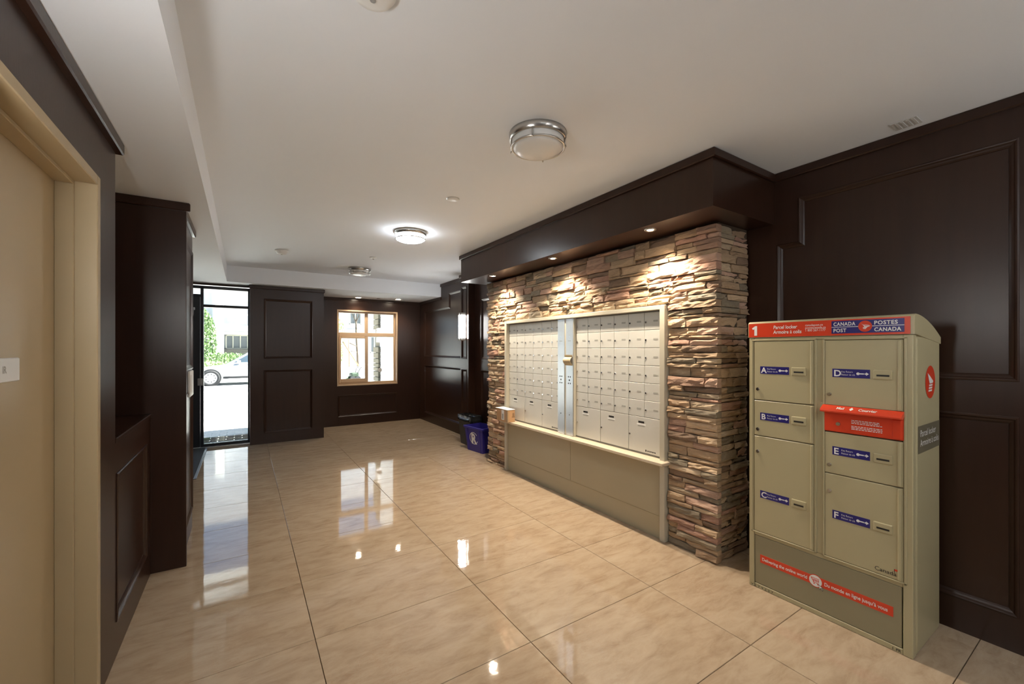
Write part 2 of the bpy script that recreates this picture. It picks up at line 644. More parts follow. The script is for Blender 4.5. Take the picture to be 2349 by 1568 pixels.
# ------------------------------------------------------------------ ceiling, beam, soffit
ceil = struct(MB().box(BX, 3.45, -2.75, BY, ZC, ZC + .30).build('ceiling', CEIL), 'flat white ceiling of the lobby')
MB().box(-2.75, BX, -2.75, 9.0, ZS, ZC + .30).build('soffit', CEIL, ceil)
MB().box(BX, 3.45, BY, 9.0, ZS, ZC + .30).build('soffit', CEIL, ceil)

# ------------------------------------------------------------------ panelled walls
Y0 = 8.53


def ry(y):
    return Y0 - y


wr_panels = [
    ([(ry(8.26), 1.32), (ry(6.42), 1.32), (ry(6.42), 2.505), (ry(7.033), 2.505), (ry(7.033), 2.255), (ry(8.26), 2.255)],
     [(ry(8.26), ry(6.42), 1.32, 2.255), (ry(7.033), ry(6.42), 2.255, 2.505)]),
    rp(ry(8.26), ry(6.42), .168, 1.148),
    rp(ry(5.80), ry(4.95), 1.32, 2.27),
    rp(ry(5.80), ry(4.95), .168, 1.148),
    ([(ry(1.458), 1.32), (ry(.366), 1.32), (ry(.366), 2.505), (ry(1.323), 2.505), (ry(1.323), 2.21), (ry(1.458), 2.21)],
     [(ry(1.458), ry(.366), 1.32, 2.21), (ry(1.323), ry(.366), 2.21, 2.505)]),
    rp(ry(1.458), ry(.366), .172, 1.148),
    rp(ry(.17), ry(-1.0), 1.32, 2.505), rp(ry(.17), ry(-1.0), .172, 1.148),
    rp(ry(-1.2), ry(-2.3), 1.32, 2.505), rp(ry(-1.2), ry(-2.3), .172, 1.148),
]
panelled('wall_right', (3.16, Y0, 0), ROT_R, [(ry(BY), ry(-2.6), 0, ZC), (0, ry(BY), 0, ZS)], [], wr_panels, .25,
         [(ry(BY), ry(5.01), ZC, .022), (ry(1.47), ry(-2.6), ZC, .022), (0, ry(BY) + .02, ZS, .018)],
         'dark wood panelled wall behind the parcel locker')

panelled('wall_window', (1.13, 8.53, 0), 0, [(0, 2.03, 0, ZS)], [(.378, 1.55, .765, 2.24)], [rp(.392, 1.54, .168, .588)], .22,
         [(0, 2.03, ZS, .012)], 'dark wood wall around the window')

panelled('wall_front', (.083, 7.57, 0), 0, [(0, 1.047, 0, ZS)], [], [rp(.183, .876, 1.327, 2.268), rp(.183, .876, .164, 1.152)], 1.18,
         [(-.01, 1.062, ZS, .02)], 'dark panelled pier between entrance and window')

# left wall with the beige door, and the half wall beyond it
LY = -2.6
panelled('wall_left', (-.515, LY, 0), ROT_L, [(0, 2.70 - LY, 0, ZS), (2.70 - LY, 3.59 - LY, 0, 1.03)], [(1.42 - LY, 2.42 - LY, -.1, 2.20)],
         [rp(2.715 - LY, 3.46 - LY, .168, .882), rp(.3, 2.4, 1.32, 2.27), rp(.3, 2.4, .17, 1.15)], .16,
         [(0, 2.70 - LY + .02, ZS, .03)], 'dark wood wall holding the beige door')
hw = struct(MB().bbox(-1.30, -.508, 2.70, 3.59, 1.03, 1.055, .004).build('trim_3', WOOD), 'glossy dark ledge on top of the half wall')
# recess above the half wall, closet pier and vestibule
struct(MB().box(-1.40, -1.25, 2.55, 3.75, 0, ZS).build('wall_recess', WOOD), 'dark back wall of the recess above the half wall')
struct(MB().box(-1.25, -.675, 2.55, 2.70, 0, ZS).build('wall_recess_side', WOOD), 'side wall closing the recess near the beige door')
cl = struct(MB().box(-2.3, -.36, 3.62, 4.37, 0, ZS).build('wall_closet', WOOD), 'dark wood closet pier beside the entrance')
MB().bbox(-1.30, -.327, 3.59, 3.62, 0, ZS, .003).build('end_board', WOOD, cl)
MB().bbox(-1.30, -.305, 3.568, 3.60, ZS - .055, ZS, .006).build('crown_moulding', WOOD, cl)
MB().bbox(-.365, -.335, 3.60, 4.39, ZS - .055, ZS, .006).build('crown_moulding', WOOD, cl)
for z0, z1 in ((1.32, 2.27), (.168, 1.148)):
    w_ = moulding([(p[0], p[1]) for p in rect_poly((.10, .66, z0, z1))], [(0, .0), (0, -.010), (.008, -.012), (.018, -.008), (.034, 0)]).build('panel_moulding', WOOD, cl)
    w_.location = (-.36, 3.65, 0)
    w_.rotation_euler = (0, 0, ROT_L)
struct(MB().box(-2.45, -2.30, 4.2, 7.9, 0, ZS).build('wall_vestibule', WOOD), 'dark far side wall of the entrance vestibule')
struct(MB().box(-2.75, 3.45, -2.75, -2.60, 0, 3.0).build('wall_back', WOOD), 'dark wall behind the viewpoint')
struct(MB().box(-2.75, -.675, -2.75, 2.55, 0, ZS).build('wall_left_core', WOOD), 'solid core behind the beige door')

# pilaster with the wall sconce
pil = panelled('trim_2', (3.045, 6.32, 0), ROT_R, [(0, .30, 0, ZC)], [], [rp(.045, .235, 1.32, 2.505), rp(.045, .235, .168, 1.148)], .12,
               [(-.02, .32, ZC, .022)], 'narrow dark pilaster carrying the wall sconce')

# bulkhead above the stone wall
bk = struct(MB().box(0, 3.52, 0, .74, 2.36, ZC).build('trim_1', WOOD, None, (2.42, 5.0, 0), ROT_R), 'dark wood bulkhead above the stone wall')
MB().bbox(-.022, 3.542, -.022, .74, ZC - .055, ZC, .006).build('crown_moulding', WOOD, bk)
# dark wall strip left and right of the stone is wall_right itself

# ------------------------------------------------------------------ stone wall
random.seed(11)
SY0, SY1, SXF = 1.640, 4.845, 2.745
stw = struct(MB().box(0, .448, .035, .40, 0, 2.36).box(2.782, 3.16, .035, .40, 0, 2.36).box(.448, 2.782, .035, .40, 1.825, 2.36).box(.448, 2.782, .13, .40, 0, 1.825).build('wall_stone', CORE, None, (SXF, 4.82, 0), ROT_R), 'stacked ledgestone wall around the mailboxes')
PAL = [(.50, .35, .215), (.44, .30, .18), (.56, .40, .25), (.42, .28, .17), (.48, .33, .20), (.58, .44, .29), (.40, .245, .165), (.46, .265, .185),
       (.28, .185, .12), (.36, .285, .19), (.26, .21, .145), (.54, .35, .25)]


def stone_mesh(L, H, T):
    """split faced slab: X 0..L, Z 0..H, front near y=0 to -T, open back"""
    nx = max(3, min(8, int(L / .045)))
    nz = 3 if H > .035 else 2
    rnd = random.random
    P = {}
    vs = []
    tilt = (rnd() - .5) * .012
    for k in range(nz + 1):
        for i in range(nx + 1):
            x = L * i / nx
            z = H * k / nz
            edge = i in (0, nx) or k in (0, nz)
            y = -T + (rnd() - .5) * .013 + tilt * (k / nz - .5)
            if edge:
                y += .005 + rnd() * .006
                if i == 0:
                    x += rnd() * .005
                if i == nx:
                    x -= rnd() * .005
                if k == 0:
                    z += rnd() * .003
                if k == nz:
                    z -= rnd() * .003
            else:
                x += (rnd() - .5) * L / nx * .5
                z += (rnd() - .5) * H / nz * .4
            P[i, k] = len(vs)
            vs.append((x, y, z))
    fs = []
    for k in range(nz):
        for i in range(nx):
            fs.append((P[i, k], P[i + 1, k], P[i + 1, k + 1], P[i, k + 1]))
    ring = [P[i, 0] for i in range(nx + 1)] + [P[nx, k] for k in range(1, nz + 1)] + [P[i, nz] for i in range(nx - 1, -1, -1)] + [P[0, k] for k in range(nz - 1, 0, -1)]
    b = len(vs)
    for r in ring:
        x, y, z = vs[r]
        vs.append((min(max(x, .001), L - .001), .037, min(max(z, .001), H - .001)))
    n = len(ring)
    for i in range(n):
        j = (i + 1) % n
        fs.append((ring[j], ring[i], b + i, b + j))
    return vs, fs


RLO, RHI = .023, .074
stones = []          # (area, verts, faces, tint, offset, rotated)


def split(total, lo, hi):
    out = []
    rest = total
    while rest > hi:
        s = random.uniform(lo, hi)
        if rest - s < lo:
            s = rest / 2
        out.append(s)
        rest -= s
    out.append(rest)
    return out


def lay(x0, x1, z0, z1, side=False, rows=None):
    """fill a rectangle with stones, local wall coordinates"""
    z = z0
    for h in rows or split(z1 - z0, RLO, RHI):
        x = x0
        for L in split(x1 - x0, .08, .32):
            T = random.choice([.004, .008, .013, .018, .024, .032]) * (.6 if side else 1) + random.random() * .004
            vs, fs = stone_mesh(L - .002, h - .002, T)
            c = random.choice(PAL)
            f = random.uniform(1.0, 1.32)
            stones.append((L * h, vs, fs, tuple(min(1, q * f) for q in c), (x, z), side))
            x += L
        z += h


FX0, FX1 = 4.82 - 4.372, 4.82 - 2.038          # mail unit opening
XE = 4.82 - SY0
# narrow strips beside the mail unit; at the corner the courses run round onto the side face
ZT = 1.825
z = 0.0
for H in split(ZT, .12, .2):
    lay(-.02, FX0, z, z + H)
    z += H
z = 0.0
for H in split(ZT, .12, .2):
    rows = split(H, RLO, RHI)
    lay(FX1, XE + .004, z, z + H, rows=rows)
    lay(.035, .40, z, z + H, side=True, rows=rows)
    z += H
for H in split(2.345 - ZT, .13, .2):
    rows = split(H, RLO, RHI)
    cw = random.uniform(.28, .62)
    lay(XE - cw, XE + .004, z, z + H, rows=rows)
    lay(.035, .40, z, z + H, side=True, rows=rows)
    x = -.02
    for W_ in split(XE - cw + .02, .38, .75):
        lay(x, x + W_, z, z + H)
        x += W_
    z += H
stones.sort(key=lambda s: -s[0])
rest_v, rest_f, rest_c = [], [], []


def place(vs, off, side):
    if not side:
        return [(x + off[0], y, z + off[1]) for x, y, z in vs]
    # side face: runs along local +Y at X = XE, faces +X
    return [(XE - .016 - y, x + off[0], z + off[1]) for x, y, z in vs]


for k, (ar, vs, fs, col, off, side) in enumerate(stones):
    pv = place(vs, off, side)
    if k < 298:
        me = bpy.data.meshes.new('stone')
        me.from_pydata(pv, [], fs)
        me.materials.append(STONE)
        ca = me.color_attributes.new('tint', 'FLOAT_COLOR', 'POINT')
        for d in ca.data:
            d.color = (*col, 1)
        inst('stone', me, stw)
    else:
        b = len(rest_v)
        rest_v += pv
        rest_f += [tuple(i + b for i in f) for f in fs]
        rest_c += [col] * len(pv)
me = bpy.data.meshes.new('small_stones')
me.from_pydata(rest_v, [], rest_f)
me.materials.append(STONE)
ca = me.color_attributes.new('tint', 'FLOAT_COLOR', 'POINT')
for d, c_ in zip(ca.data, rest_c):
    d.color = (*c_, 1)
so = inst('small_stones', me, stw)
so['kind'] = 'stuff'

# ------------------------------------------------------------------ entrance door and window
dr = bpy.data.objects.new('door_1', None)
C.objects.link(dr)
dr.location = (-2.3, 7.75, 0)
struct(dr, 'black framed glass entrance with door leaf, sidelight and transom')
ox = 2.3
xm0, xm1 = ox - .541, ox - .503            # mullion between leaf and sidelight
xl = ox - 1.50
MB().bbox(xm0, xm1, 0, .10, 0, 2.43, .003).build('mullion', DARKM, dr)
MB().bbox(ox + .058, ox + .10, 0, .10, 0, 2.43, .003).build('jamb', DARKM, dr)
MB().bbox(xl - .06, xl, 0, .10, 0, 2.43, .003).build('jamb', DARKM, dr)
MB().bbox(xl, ox + .10, 0, .10, 2.385, 2.43, .003).build('head', DARKM, dr)
MB().bbox(xm1, ox + .06, 0, .10, 2.11, 2.15, .003).build('transom_bar', DARKM, dr)
MB().bbox(xl, xm0, 0, .10, 2.26, 2.30, .003).build('transom_bar', DARKM, dr)
MB().bbox(xm1, ox + .06, 0, .10, 0, .055, .003).build('sill', DARKM, dr)
MB().bbox(-.05, ox + .12, -.015, .03, ZS - .028, ZS, .004).build('head_casing', WOOD, dr)
MB().box(xm1, ox + .06, .045, .053, .055, 2.11).build('pane', GLASS, dr)
MB().box(xm1, ox + .06, .045, .053, 2.15, 2.385).build('pane', GLASS, dr)
MB().box(xl, xm0, .045, .053, 2.30, 2.385).build('pane', GLASS, dr)
MB().box(-.05, xl - .06, .0, .10, 0, ZS).build('side_panel', WOOD, dr)
MB().bbox(-.05, ox + .10, -.02, .14, -.01, .012, .004).build('threshold', STEEL, dr)
lf = MB()
lf.bbox(xm0 - .125, xm0 - .004, .015, .065, .01, 2.26, .003)
lf.bbox(xl + .004, xl + .12, .015, .065, .01, 2.26, .003)
lf.bbox(xl + .12, xm0 - .125, .015, .065, .01, .22, .003)
lf.bbox(xl + .12, xm0 - .125, .015, .065, 2.12, 2.26, .003)
leaf = lf.build('door_leaf', DARKM, dr)
MB().box(xl + .12, xm0 - .125, .036, .044, .22, 2.12).build('pane', GLASS, leaf)
lk = MB().bbox(xm0 - .035, xm0 + .037, -.008, .02, .935, 1.04, .004)
lk.bbox(xm0 - .016, xm0 + .018, -.016, -.006, .95, 1.025, .003)
lk.build('lock_plate', LENSOFF, dr)
ar = MB().bbox(xm0 - .10, xm0 - .065, -.015, .016, 2.06, 2.10, .004)
ar.tube([(xm0 - .08, -.02, 2.07), (xm0 - .083, -.06, 1.98), (xm0 - .10, -.09, 1.915), (xm0 - .16, -.10, 1.87), (xm0 - .30, -.10, 1.84)], .007, 8)
ar.build('closer_arm', STEEL, leaf)

# window
wd = bpy.data.objects.new('window_1', None)
C.objects.link(wd)
wd.location = (1.508, 8.53, .765)
struct(wd, 'tan framed four-light window in the dark wall')
WW, WH = 1.172, 1.475
ZM, XM = .965, .570
fr = MB()
for a in ((0, .022, 0, WH), (WW - .022, WW, 0, WH), (.022, WW - .022, 0, .022), (.022, WW - .022, WH - .022, WH)):
    fr.bbox(a[0], a[1], .0, .17, a[2], a[3], .002)
fr.build('window_reveal', TANWIN, wd)
fr = MB()
for a in ((.022, .05, .022, WH - .022), (WW - .05, WW - .022, .022, WH - .022), (.05, WW - .05, .022, .06), (.05, WW - .05, WH - .05, WH - .022)):
    fr.bbox(a[0], a[1], .10, .165, a[2], a[3], .004)
fr.build('window_frame', TANWIN, wd)
MB().bbox(.05, WW - .05, .09, .165, ZM, ZM + .075, .006).build('transom_bar', TANWIN, wd)
MB().bbox(XM - .03, XM + .03, .09, .165, ZM + .075, WH - .05, .006).build('mullion', TANWIN, wd)
sl = MB()
for a in ((.05, .088, .06, ZM), (XM - .03, XM + .03, .06, ZM), (.088, XM - .03, .06, .13), (.088, XM - .03, ZM - .04, ZM)):
    sl.bbox(a[0], a[1], .085, .125, a[2], a[3], .004)
sash = sl.build('sliding_sash', TANWIN, wd)
MB().box(.088, XM - .03, .103, .107, .13, ZM - .04).build('pane', GLASS, sash)
MB().box(XM + .03, WW - .05, .142, .147, .06, ZM).build('pane', GLASS, wd)
MB().box(.05, XM - .03, .142, .147, ZM + .075, WH - .05).build('pane', GLASS, wd)
MB().box(XM + .03, WW - .05, .142, .147, ZM + .075, WH - .05).build('pane', GLASS, wd)
st = MB().disc(.845, .285, .045, .139, 28).build('round_sticker', GREYP, wd)
MB().disc(.845, .285, .037, .138, 28).build('sticker_face', WHITEP, st)
for zz in (.30, .285, .27):
    MB().flat([(.822, zz - .003), (.868, zz - .003), (.868, zz + .003), (.822, zz + .003)], .137).build('sticker_line', GREYP, st)

# beige door, left
d2 = bpy.data.objects.new('door_2', None)
C.objects.link(d2)
d2.location = (-.515, 1.42, 0)
d2.rotation_euler = (0, 0, ROT_L)
struct(d2, 'cream steel door in a cream frame with a small plaque')
jm = MB()
jm.bbox(0, .04, -.008, .155, 0, 2.20, .003)
jm.bbox(.96, 1.0, -.008, .155, 0, 2.20, .003)
jm.bbox(.04, .96, -.008, .155, 2.16, 2.20, .003)
jm.bbox(.945, .96, .06, .115, 0, 2.16, .002)
jm.bbox(.04, .055, .06, .115, 0, 2.16, .002)
jm.bbox(.055, .945, .06, .115, 2.145, 2.16, .002)
jm.build('door_frame', CREAM, d2)
dl = MB().bbox(.048, .954, .115, .155, .012, 2.155, .003).build('door_leaf', CREAM, d2)
pq = MB().bbox(.33, .628, .109, .1155, 1.375, 1.452, .003).build('plaque', OFFW, d2)
text('plaque_lettering', 'IR', .030, GREYP, pq, .507, 1.405, .1085, bold=.001)
lh = MB().bbox(.075, .125, .108, .116, .93, 1.12, .003)
lh.cyl((.10, .115, 1.03), (.10, .075, 1.03), .012)
lh.tube([(.10, .078, 1.03), (.16, .075, 1.03), (.22, .078, 1.028)], .010)
lh.build('lever_handle', STEEL, dl)

# ------------------------------------------------------------------ mail unit
MY = 4.365
mu = thing('mailbox_surround', 'cream surround framing the two mailbox banks in the stone wall', 'frame', (2.70, MY, 0), ROT_R)
W = 2.32
MB().bbox(0, .045, 0, .12, 0, 1.82, .003).build('side_jamb', SURR, mu)
MB().bbox(W - .045, W, 0, .12, 0, 1.82, .003).build('side_jamb', SURR, mu)
MB().bbox(.045, W - .045, 0, .12, 1.785, 1.82, .003).build('head', SURR, mu)
MB().box(.045, W - .045, .085, .12, 0, 1.785).build('back_board', BEIGE, mu)

bc = thing('base_cabinet', 'beige panelled base cabinet under the mailbox ledge', 'cabinet', (2.70, MY, 0), ROT_R)
xs_ = MY - 3.16
MB().bbox(.047, xs_ - .0015, .022, .045, .180, .594, .0015).build('cabinet_panel', BEIGE, bc)
MB().bbox(xs_ + .0015, W - .047, .022, .045, .180, .594, .0015).build('cabinet_panel', BEIGE, bc)
MB().bbox(.047, W - .047, .028, .045, 0, .177, .0015).build('kick_board', BEIGE, bc)
MB().box(.047, W - .047, .046, .084, 0, .595).build('carcass', BEIGE, bc)

lg = tag(MB().bbox(-.02, W + .03, -.065, .083, .596, .622, .004).build('stone_ledge', LEDGE, None, (2.70, MY, 0), ROT_R),
         'long cream stone ledge below the mailboxes', 'ledge')

ZR = [1.777, 1.635, 1.490, 1.346, 1.203, 1.062, .925, .633]
PC = .1655
DY = .052                    # door plane depth
dm = MB().bbox(.0022, PC - .0022, DY - .008, DY, .0022, .141, .0012).mesh('mailbox_door', MAILM)
lkm = MB().cyl((0, 0, 0), (0, -.006, 0), .0085, .0075, 14).box(-.0012, .0012, -.0075, -.006, -.005, .005).mesh('lock', CHROME)
lbm = MB().bbox(-.022, .022, -.0012, 0, -.007, .007, .0005)
lbm = lbm.mesh('number_label', GREYP)
pdm = MB().bbox(.0022, 2 * PC - .0022, DY - .008, DY, .0022, .2895, .0012).mesh('parcel_door', MAILM)
slm = MB().box(-.03, .03, -.0008, 0, -.008, .008).mesh('card_window', BLACKP)
plm = MB().box(-.045, .045, -.0006, 0, -.006, .006).mesh('instruction_label', WHITEP)
pl2 = MB().box(-.035, .035, -.0005, 0, -.004, .004).mesh('instruction_print', GREYP)


def bank(x0, label, strip_x0, strip_side, guard):
    t = thing('mailbox_bank', label, 'mailboxes', (2.70, MY, 0), ROT_R, 'mailbox banks')
    fb = MB()
    x1 = x0 + 6 * PC
    fb.box(x0 - .004, x1 + .004, DY + .0005, .084, .623, 1.784)
    fb.box(x0 - .004, x1 + .004, DY - .006, DY + .0005, 1.778, 1.784)
    fb.box(x0 - .004, x1 + .004, DY - .014, DY + .0005, .623, .627)
    fb.box(x0 - .004, x1 + .004, DY - .010, DY + .0005, .6275, .6325)
    fb.build('bank_frame', GAP, t)
    for r in range(6):
        h = ZR[r] - ZR[r + 1]
        for c_ in range(6):
            d = inst('mailbox_door', dm, t, (x0 + c_ * PC, 0, ZR[r + 1]))
            d.scale = (1, 1, h / .1432)
            inst('lock', lkm, d, (.018, DY - .008, .062))
            inst('number_label', lbm, d, (.112, DY - .008, .070))
    for c_ in range(3):
        d = inst('parcel_door', pdm, t, (x0 + c_ * 2 * PC, 0, ZR[7]))
        inst('lock', lkm, d, (.016, DY - .008, .135))
        inst('card_window', slm, d, (.135, DY - .008, .248))
        lb = inst('instruction_label', plm, d, (.135, DY - .008, .230))
        inst('instruction_print', pl2, d, (.135, DY - .008, .216))
    mk = MB().box(x1 - .155, x1 - .143, DY - .0088, DY - .008, .648, .664)
    for q in range(7):
        mk.box(x1 - .135 + q * .012, x1 - .1265 + q * .012, DY - .0088, DY - .008, .650 + .002 * (q % 2), .660)
    mk.build('maker_mark', BLACKP, t)
    s = MB().bbox(strip_x0, strip_x0 + .106, .010, DY, .624, 1.782, .002).build('lock_strip', STEEL, t)
    cx = strip_x0 + .053
    for (dx, zz, rr) in ((-.014, 1.205, .0075), (.014, 1.205, .0075), (0, 1.172, .009), (-.014, 1.14, .0075), (.014, 1.14, .0075)):
        MB().cyl((cx + dx, .012, zz), (cx + dx, .0092, zz), rr, n=12).build('rivet_hole', BLACKP, s)
    for zz in (1.60, .83):
        MB().cyl((cx, .012, zz), (cx, .008, zz), .006, n=10).build('screw', CHROME, s)
    MB().box(cx - .022, cx + .022, .0090, .012, 1.558, 1.563).build('stamped_print', GREYP, s)
    for sx_ in (-1, 1):
        for zz in (1.77, .64):
            MB().cyl((cx + sx_ * .042, .012, zz), (cx + sx_ * .042, .008, zz), .004, n=8).build('screw', CHROME, s)
    if guard:
        gp = []
        for k in range(13):
            a = k / 12
            gp.append((-.010 - .034 * math.sin(PI * min(1, a * 1.15)) if a < .87 else -.010 - .012, 1.318 + .105 * a))
        pts = gp + [(p[0] + .004, p[1]) for p in reversed(gp)]
        MB().prismx([(p[0] + .018, p[1]) for p in pts], strip_x0 - .006, strip_x0 + .102).build('lock_guard', CREAM, s)
    return t


bank(MY - 4.318, 'far bank of small pale mailbox doors beside the cardboard box', MY - 3.342, 1, False)
bank(MY - 3.098, 'near bank of small pale mailbox doors with a curled guard on its steel strip', MY - 3.212, -1, True)
dv = MB().bbox(MY - 3.236, MY - 3.212, .016, .084, .624, 1.784, .002)
dv.build('divider', SURR, mu)
MB().bbox(MY - 3.106, MY - 3.0985, .016, .084, .624, 1.784, .002).build('divider', SURR, mu)

# cardboard box on the ledge
cb = thing('cardboard_box', 'small brown cardboard parcel on the far end of the ledge', 'box', (2.592, 4.37, .622), ROT_R)
bw, bd, bh = .25, .103, .140
# local X runs towards the camera side (-y), local Y into the wall
MB().bbox(0, bw, 0, bd, 0, bh, .002).build('carton', CARDB, cb)
lid = MB()
lid.add([(-.012, -.010, bh + .004), (bw + .006, -.006, bh + .002), (bw + .006, bd, bh + .002), (-.012, bd, bh + .006),
         (-.012, -.010, bh + .009), (bw + .006, -.006, bh + .006), (bw + .006, bd, bh + .006), (-.012, bd, bh + .011)],
        [(0, 3, 2, 1), (4, 5, 6, 7), (0, 1, 5, 4), (1, 2, 6, 5), (2, 3, 7, 6), (3, 0, 4, 7)])
lid.build('flap', WHITEP, cb)
MB().box(.115, .175, -.0012, 0, .018, bh - .006).build('address_label', WHITEP, cb)
MB().box(.130, .160, -.0018, -.0012, .03, .09).build('barcode_print', GREYP, cb)
MB().box(.205, bw + .001, -.001, 0, 0, bh).box(bw, bw + .001, -.001, .022, 0, bh).build('tape', TAPE, cb)
arw = MB()
for yy in (.070, .086):
    arw.box(bw, bw + .0012, yy, yy + .005, .065, .105)
arw.box(bw, bw + .0012, .060, .098, .056, .061)
arw.build('this_way_up_print', BLACKP, cb)

# ------------------------------------------------------------------ parcel locker
LYY = 1.403
pk = thing('parcel_locker', 'beige metal parcel locker with a red header sign beside the stone wall', 'locker', (2.68, LYY, 0), ROT_R)
LW, LD = .773, .435


def lx(y):
    return LYY - y


MB().bbox(0, LW, .03, LD, 0, 1.549, .02, 3).build('body', LOCKM, pk)
# rounded cap: quarter curve falling to the back
prof = [(0.0, 1.551), (0.0, 1.632), (.006, 1.643), (.018, 1.649)]
for k in range(1, 11):
    a = k / 10
    prof.append((.018 + (LD - .018) * a, 1.649 - .107 * a ** 1.75))
prof += [(LD, 1.512), (LD, 1.508), (.03, 1.551)]
cap = MB().prismx([(p[0], p[1]) for p in prof], -.002, LW + .002).build('cap', LOCKM, pk)
# face frame
ff = MB()
ff.bbox(.004, .034, 0, .05, .0, 1.549, .003)
ff.bbox(LW - .040, LW - .004, 0, .05, .0, 1.549, .003)
ff.bbox(.034, LW - .040, .002, .05, 1.532, 1.549, .003)
ff.bbox(.034, LW - .040, .004, .05, .325, .350, .003)
ff.bbox(.034, LW - .040, .002, .05, 0, .028, .003)
ff.bbox(lx(1.036), lx(.997), .003, .05, .35, 1.532, .003)
ff.build('face_frame', LOCKM, pk)
# thin bead round the two door columns
bd_ = MB()
for (x0, x1) in ((lx(1.384), lx(1.030)), (lx(1.001), lx(.655))):
    bd_.bbox(x0, x0 + .009, -.006, .01, .345, 1.538, .002)
    bd_.bbox(x1 - .011, x1, -.006, .01, .345, 1.538, .002)
    bd_.bbox(x0, x1, -.006, .01, 1.530, 1.538, .002)
    bd_.bbox(x0, x1, -.006, .01, .345, .353, .002)
bd_.build('door_bead', LOCKM, pk)


def key_icon(mb, x, z, s, y):
    n = 14
    mb.add([(x + s * math.cos(2 * PI * k / n), y, z + s * math.sin(2 * PI * k / n)) for k in range(n)], [tuple(range(n))])
    mb.flat([(x + s * .8, z - s * .4), (x + s * 3.4, z - s * .4), (x + s * 3.4, z + s * .4), (x + s * .8, z + s * .4)], y)
    mb.flat([(x + s * 3.7, z - s * .45), (x + s * 4.6, z - s * .45), (x + s * 4.6, z - s * 1.25), (x + s * 6.2, z), (x + s * 4.6, z + s * 1.25), (x + s * 4.6, z + s * .45), (x + s * 3.7, z + s * .45)], y)


lockm = MB().cyl((0, .002, 0), (0, -.007, 0), .0105, .0095, 18).cyl((0, -.006, 0), (0, -.009, 0), .006, .006, 12).mesh('lock', CHROME)
keyslot = MB().bbox(-.038, .038, -.008, .002, -.024, .024, .005, 2).mesh('key_return_plate', LOCKM)
keyslit = MB().box(-.024, .026, -.0088, -.0078, -.0045, .0045).mesh('slit', BLACKP)
doors = {'A': (1.366, 1.041, 1.168, 1.527, 1.3515, 1.233), 'B': (1.366, 1.041, .948, 1.164, 1.068, .987), 'C': (1.366, 1.041, .354, .944, .590, .850),
         'D': (.992, .669, 1.177, 1.527, 1.352, 1.235), 'E': (.992, .669, .809, 1.030, .934, .854), 'F': (.992, .669, .354, .805, .591, .712)}
for L_, (ya, yb, z0, z1, zl, zk) in doors.items():
    x0, x1 = lx(ya), lx(yb)
    d = MB().bbox(x0, x1, -.004, .02, z0, z1, .003).build('compartment_door', LOCKM, pk)
    MB().bbox(x1 - .019, x1 - .004, -.014, -.002, z0 + .002, z1 - .002, .006, 2).build('hinge_strip', LOCKM, d)
    xa = x0 + .036
    lb = MB().box(xa, xa + .161, -.0052, -.004, zl - .0225, zl + .0225).build('key_label', BLUEM, d)
    text('door_letter', L_, .046, WHITEP, lb, xa + .006, zl - .0165, -.0056, bold=.0012)
    text('key_lettering', 'Key Return\nRetour de clé', .0125, WHITEP, lb, xa + .041, zl + .004, -.0056, lead=1.25, fit=.058)
    ki = MB()
    key_icon(ki, xa + .112, zl, .0072, -.0056)
    ki.build('key_arrow_icon', WHITEP, lb)
    ks = inst('key_return_plate', keyslot, d, (xa + .212, -.002, zl - .0005))
    inst('slit', keyslit, ks, (0, 0, -.004))
    inst('lock', lockm, d, (x0 + .023, -.004, zk))

# header sign
sg = MB().box(lx(1.399), lx(.643), -.0035, 0, 1.553, 1.637).build('header_sign', REDM, pk)
nx_ = lx(1.380)
MB().flat([(nx_ + .014, 1.563), (nx_ + .031, 1.563), (nx_ + .031, 1.622), (nx_ + .019, 1.622), (nx_ + .001, 1.609), (nx_ + .006, 1.599), (nx_ + .014, 1.604)], -.0042).build('sign_number', WHITEP, sg)
text('sign_lettering', 'Parcel locker\nArmoire à colis', .0285, WHITEP, sg, lx(1.256), 1.600, -.0040, bold=.0004, lead=1.0, shear=.08, fit=.151)
text('sign_contact_lettering', 'canadapost.ca\npostescanada.ca\n1 800 267-1177', .0175, WHITEP, sg, lx(1.086), 1.609, -.0040, lead=.85, fit=.099)
bp_ = MB().box(lx(.960), lx(.664), -.0045, -.0035, 1.563, 1.630).build('logo_plate', BLUEM, sg)
MB().box(lx(.960), lx(.664), -.0048, -.0045, 1.5955, 1.5985).build('logo_rule', WHITEP, sg)
text('logo_lettering', 'CANADA', .0265, WHITEP, sg, lx(.951), 1.604, -.0050, bold=.0007, space=1.1, fit=.096)
text('logo_lettering', 'POST', .0265, WHITEP, sg, lx(.951), 1.570, -.0050, bold=.0007, space=1.1, fit=.057)
text('logo_lettering', 'POSTES', .0265, WHITEP, sg, lx(.778), 1.604, -.0050, bold=.0007, space=1.1, fit=.090)
text('logo_lettering', 'CANADA', .0265, WHITEP, sg, lx(.778), 1.570, -.0050, bold=.0007, space=1.1, fit=.103)


def wing(mb, cx, cz, s, y, up=False):
    """folded wing emblem: one swept triangle and three trailing bars"""
    polys = [[(-.72, .55), (-.05, .18), (.86, .02), (.55, .20), (-.15, .30)],
             [(-.40, .30), (.10, .00), (.80, .0), (.30, -.22), (-.10, -.12)],
             [(-.38, -.20), (.30, -.24), (.22, -.38), (-.30, -.32)],
             [(-.36, -.40), (.18, -.42), (.10, -.56), (-.28, -.50)]]
    for p in polys:
        q = [(cx + s * a, cz + s * b) for a, b in p]
        mb.flat(q, y)


MB().disc(lx(.815), 1.597, .0285, -.0052, 32).build('logo_disc', REDM, sg)
wm = MB()
wing(wm, lx(.815), 1.597, .026, -.0056)
wm.build('logo_wing', WHITEP, sg)

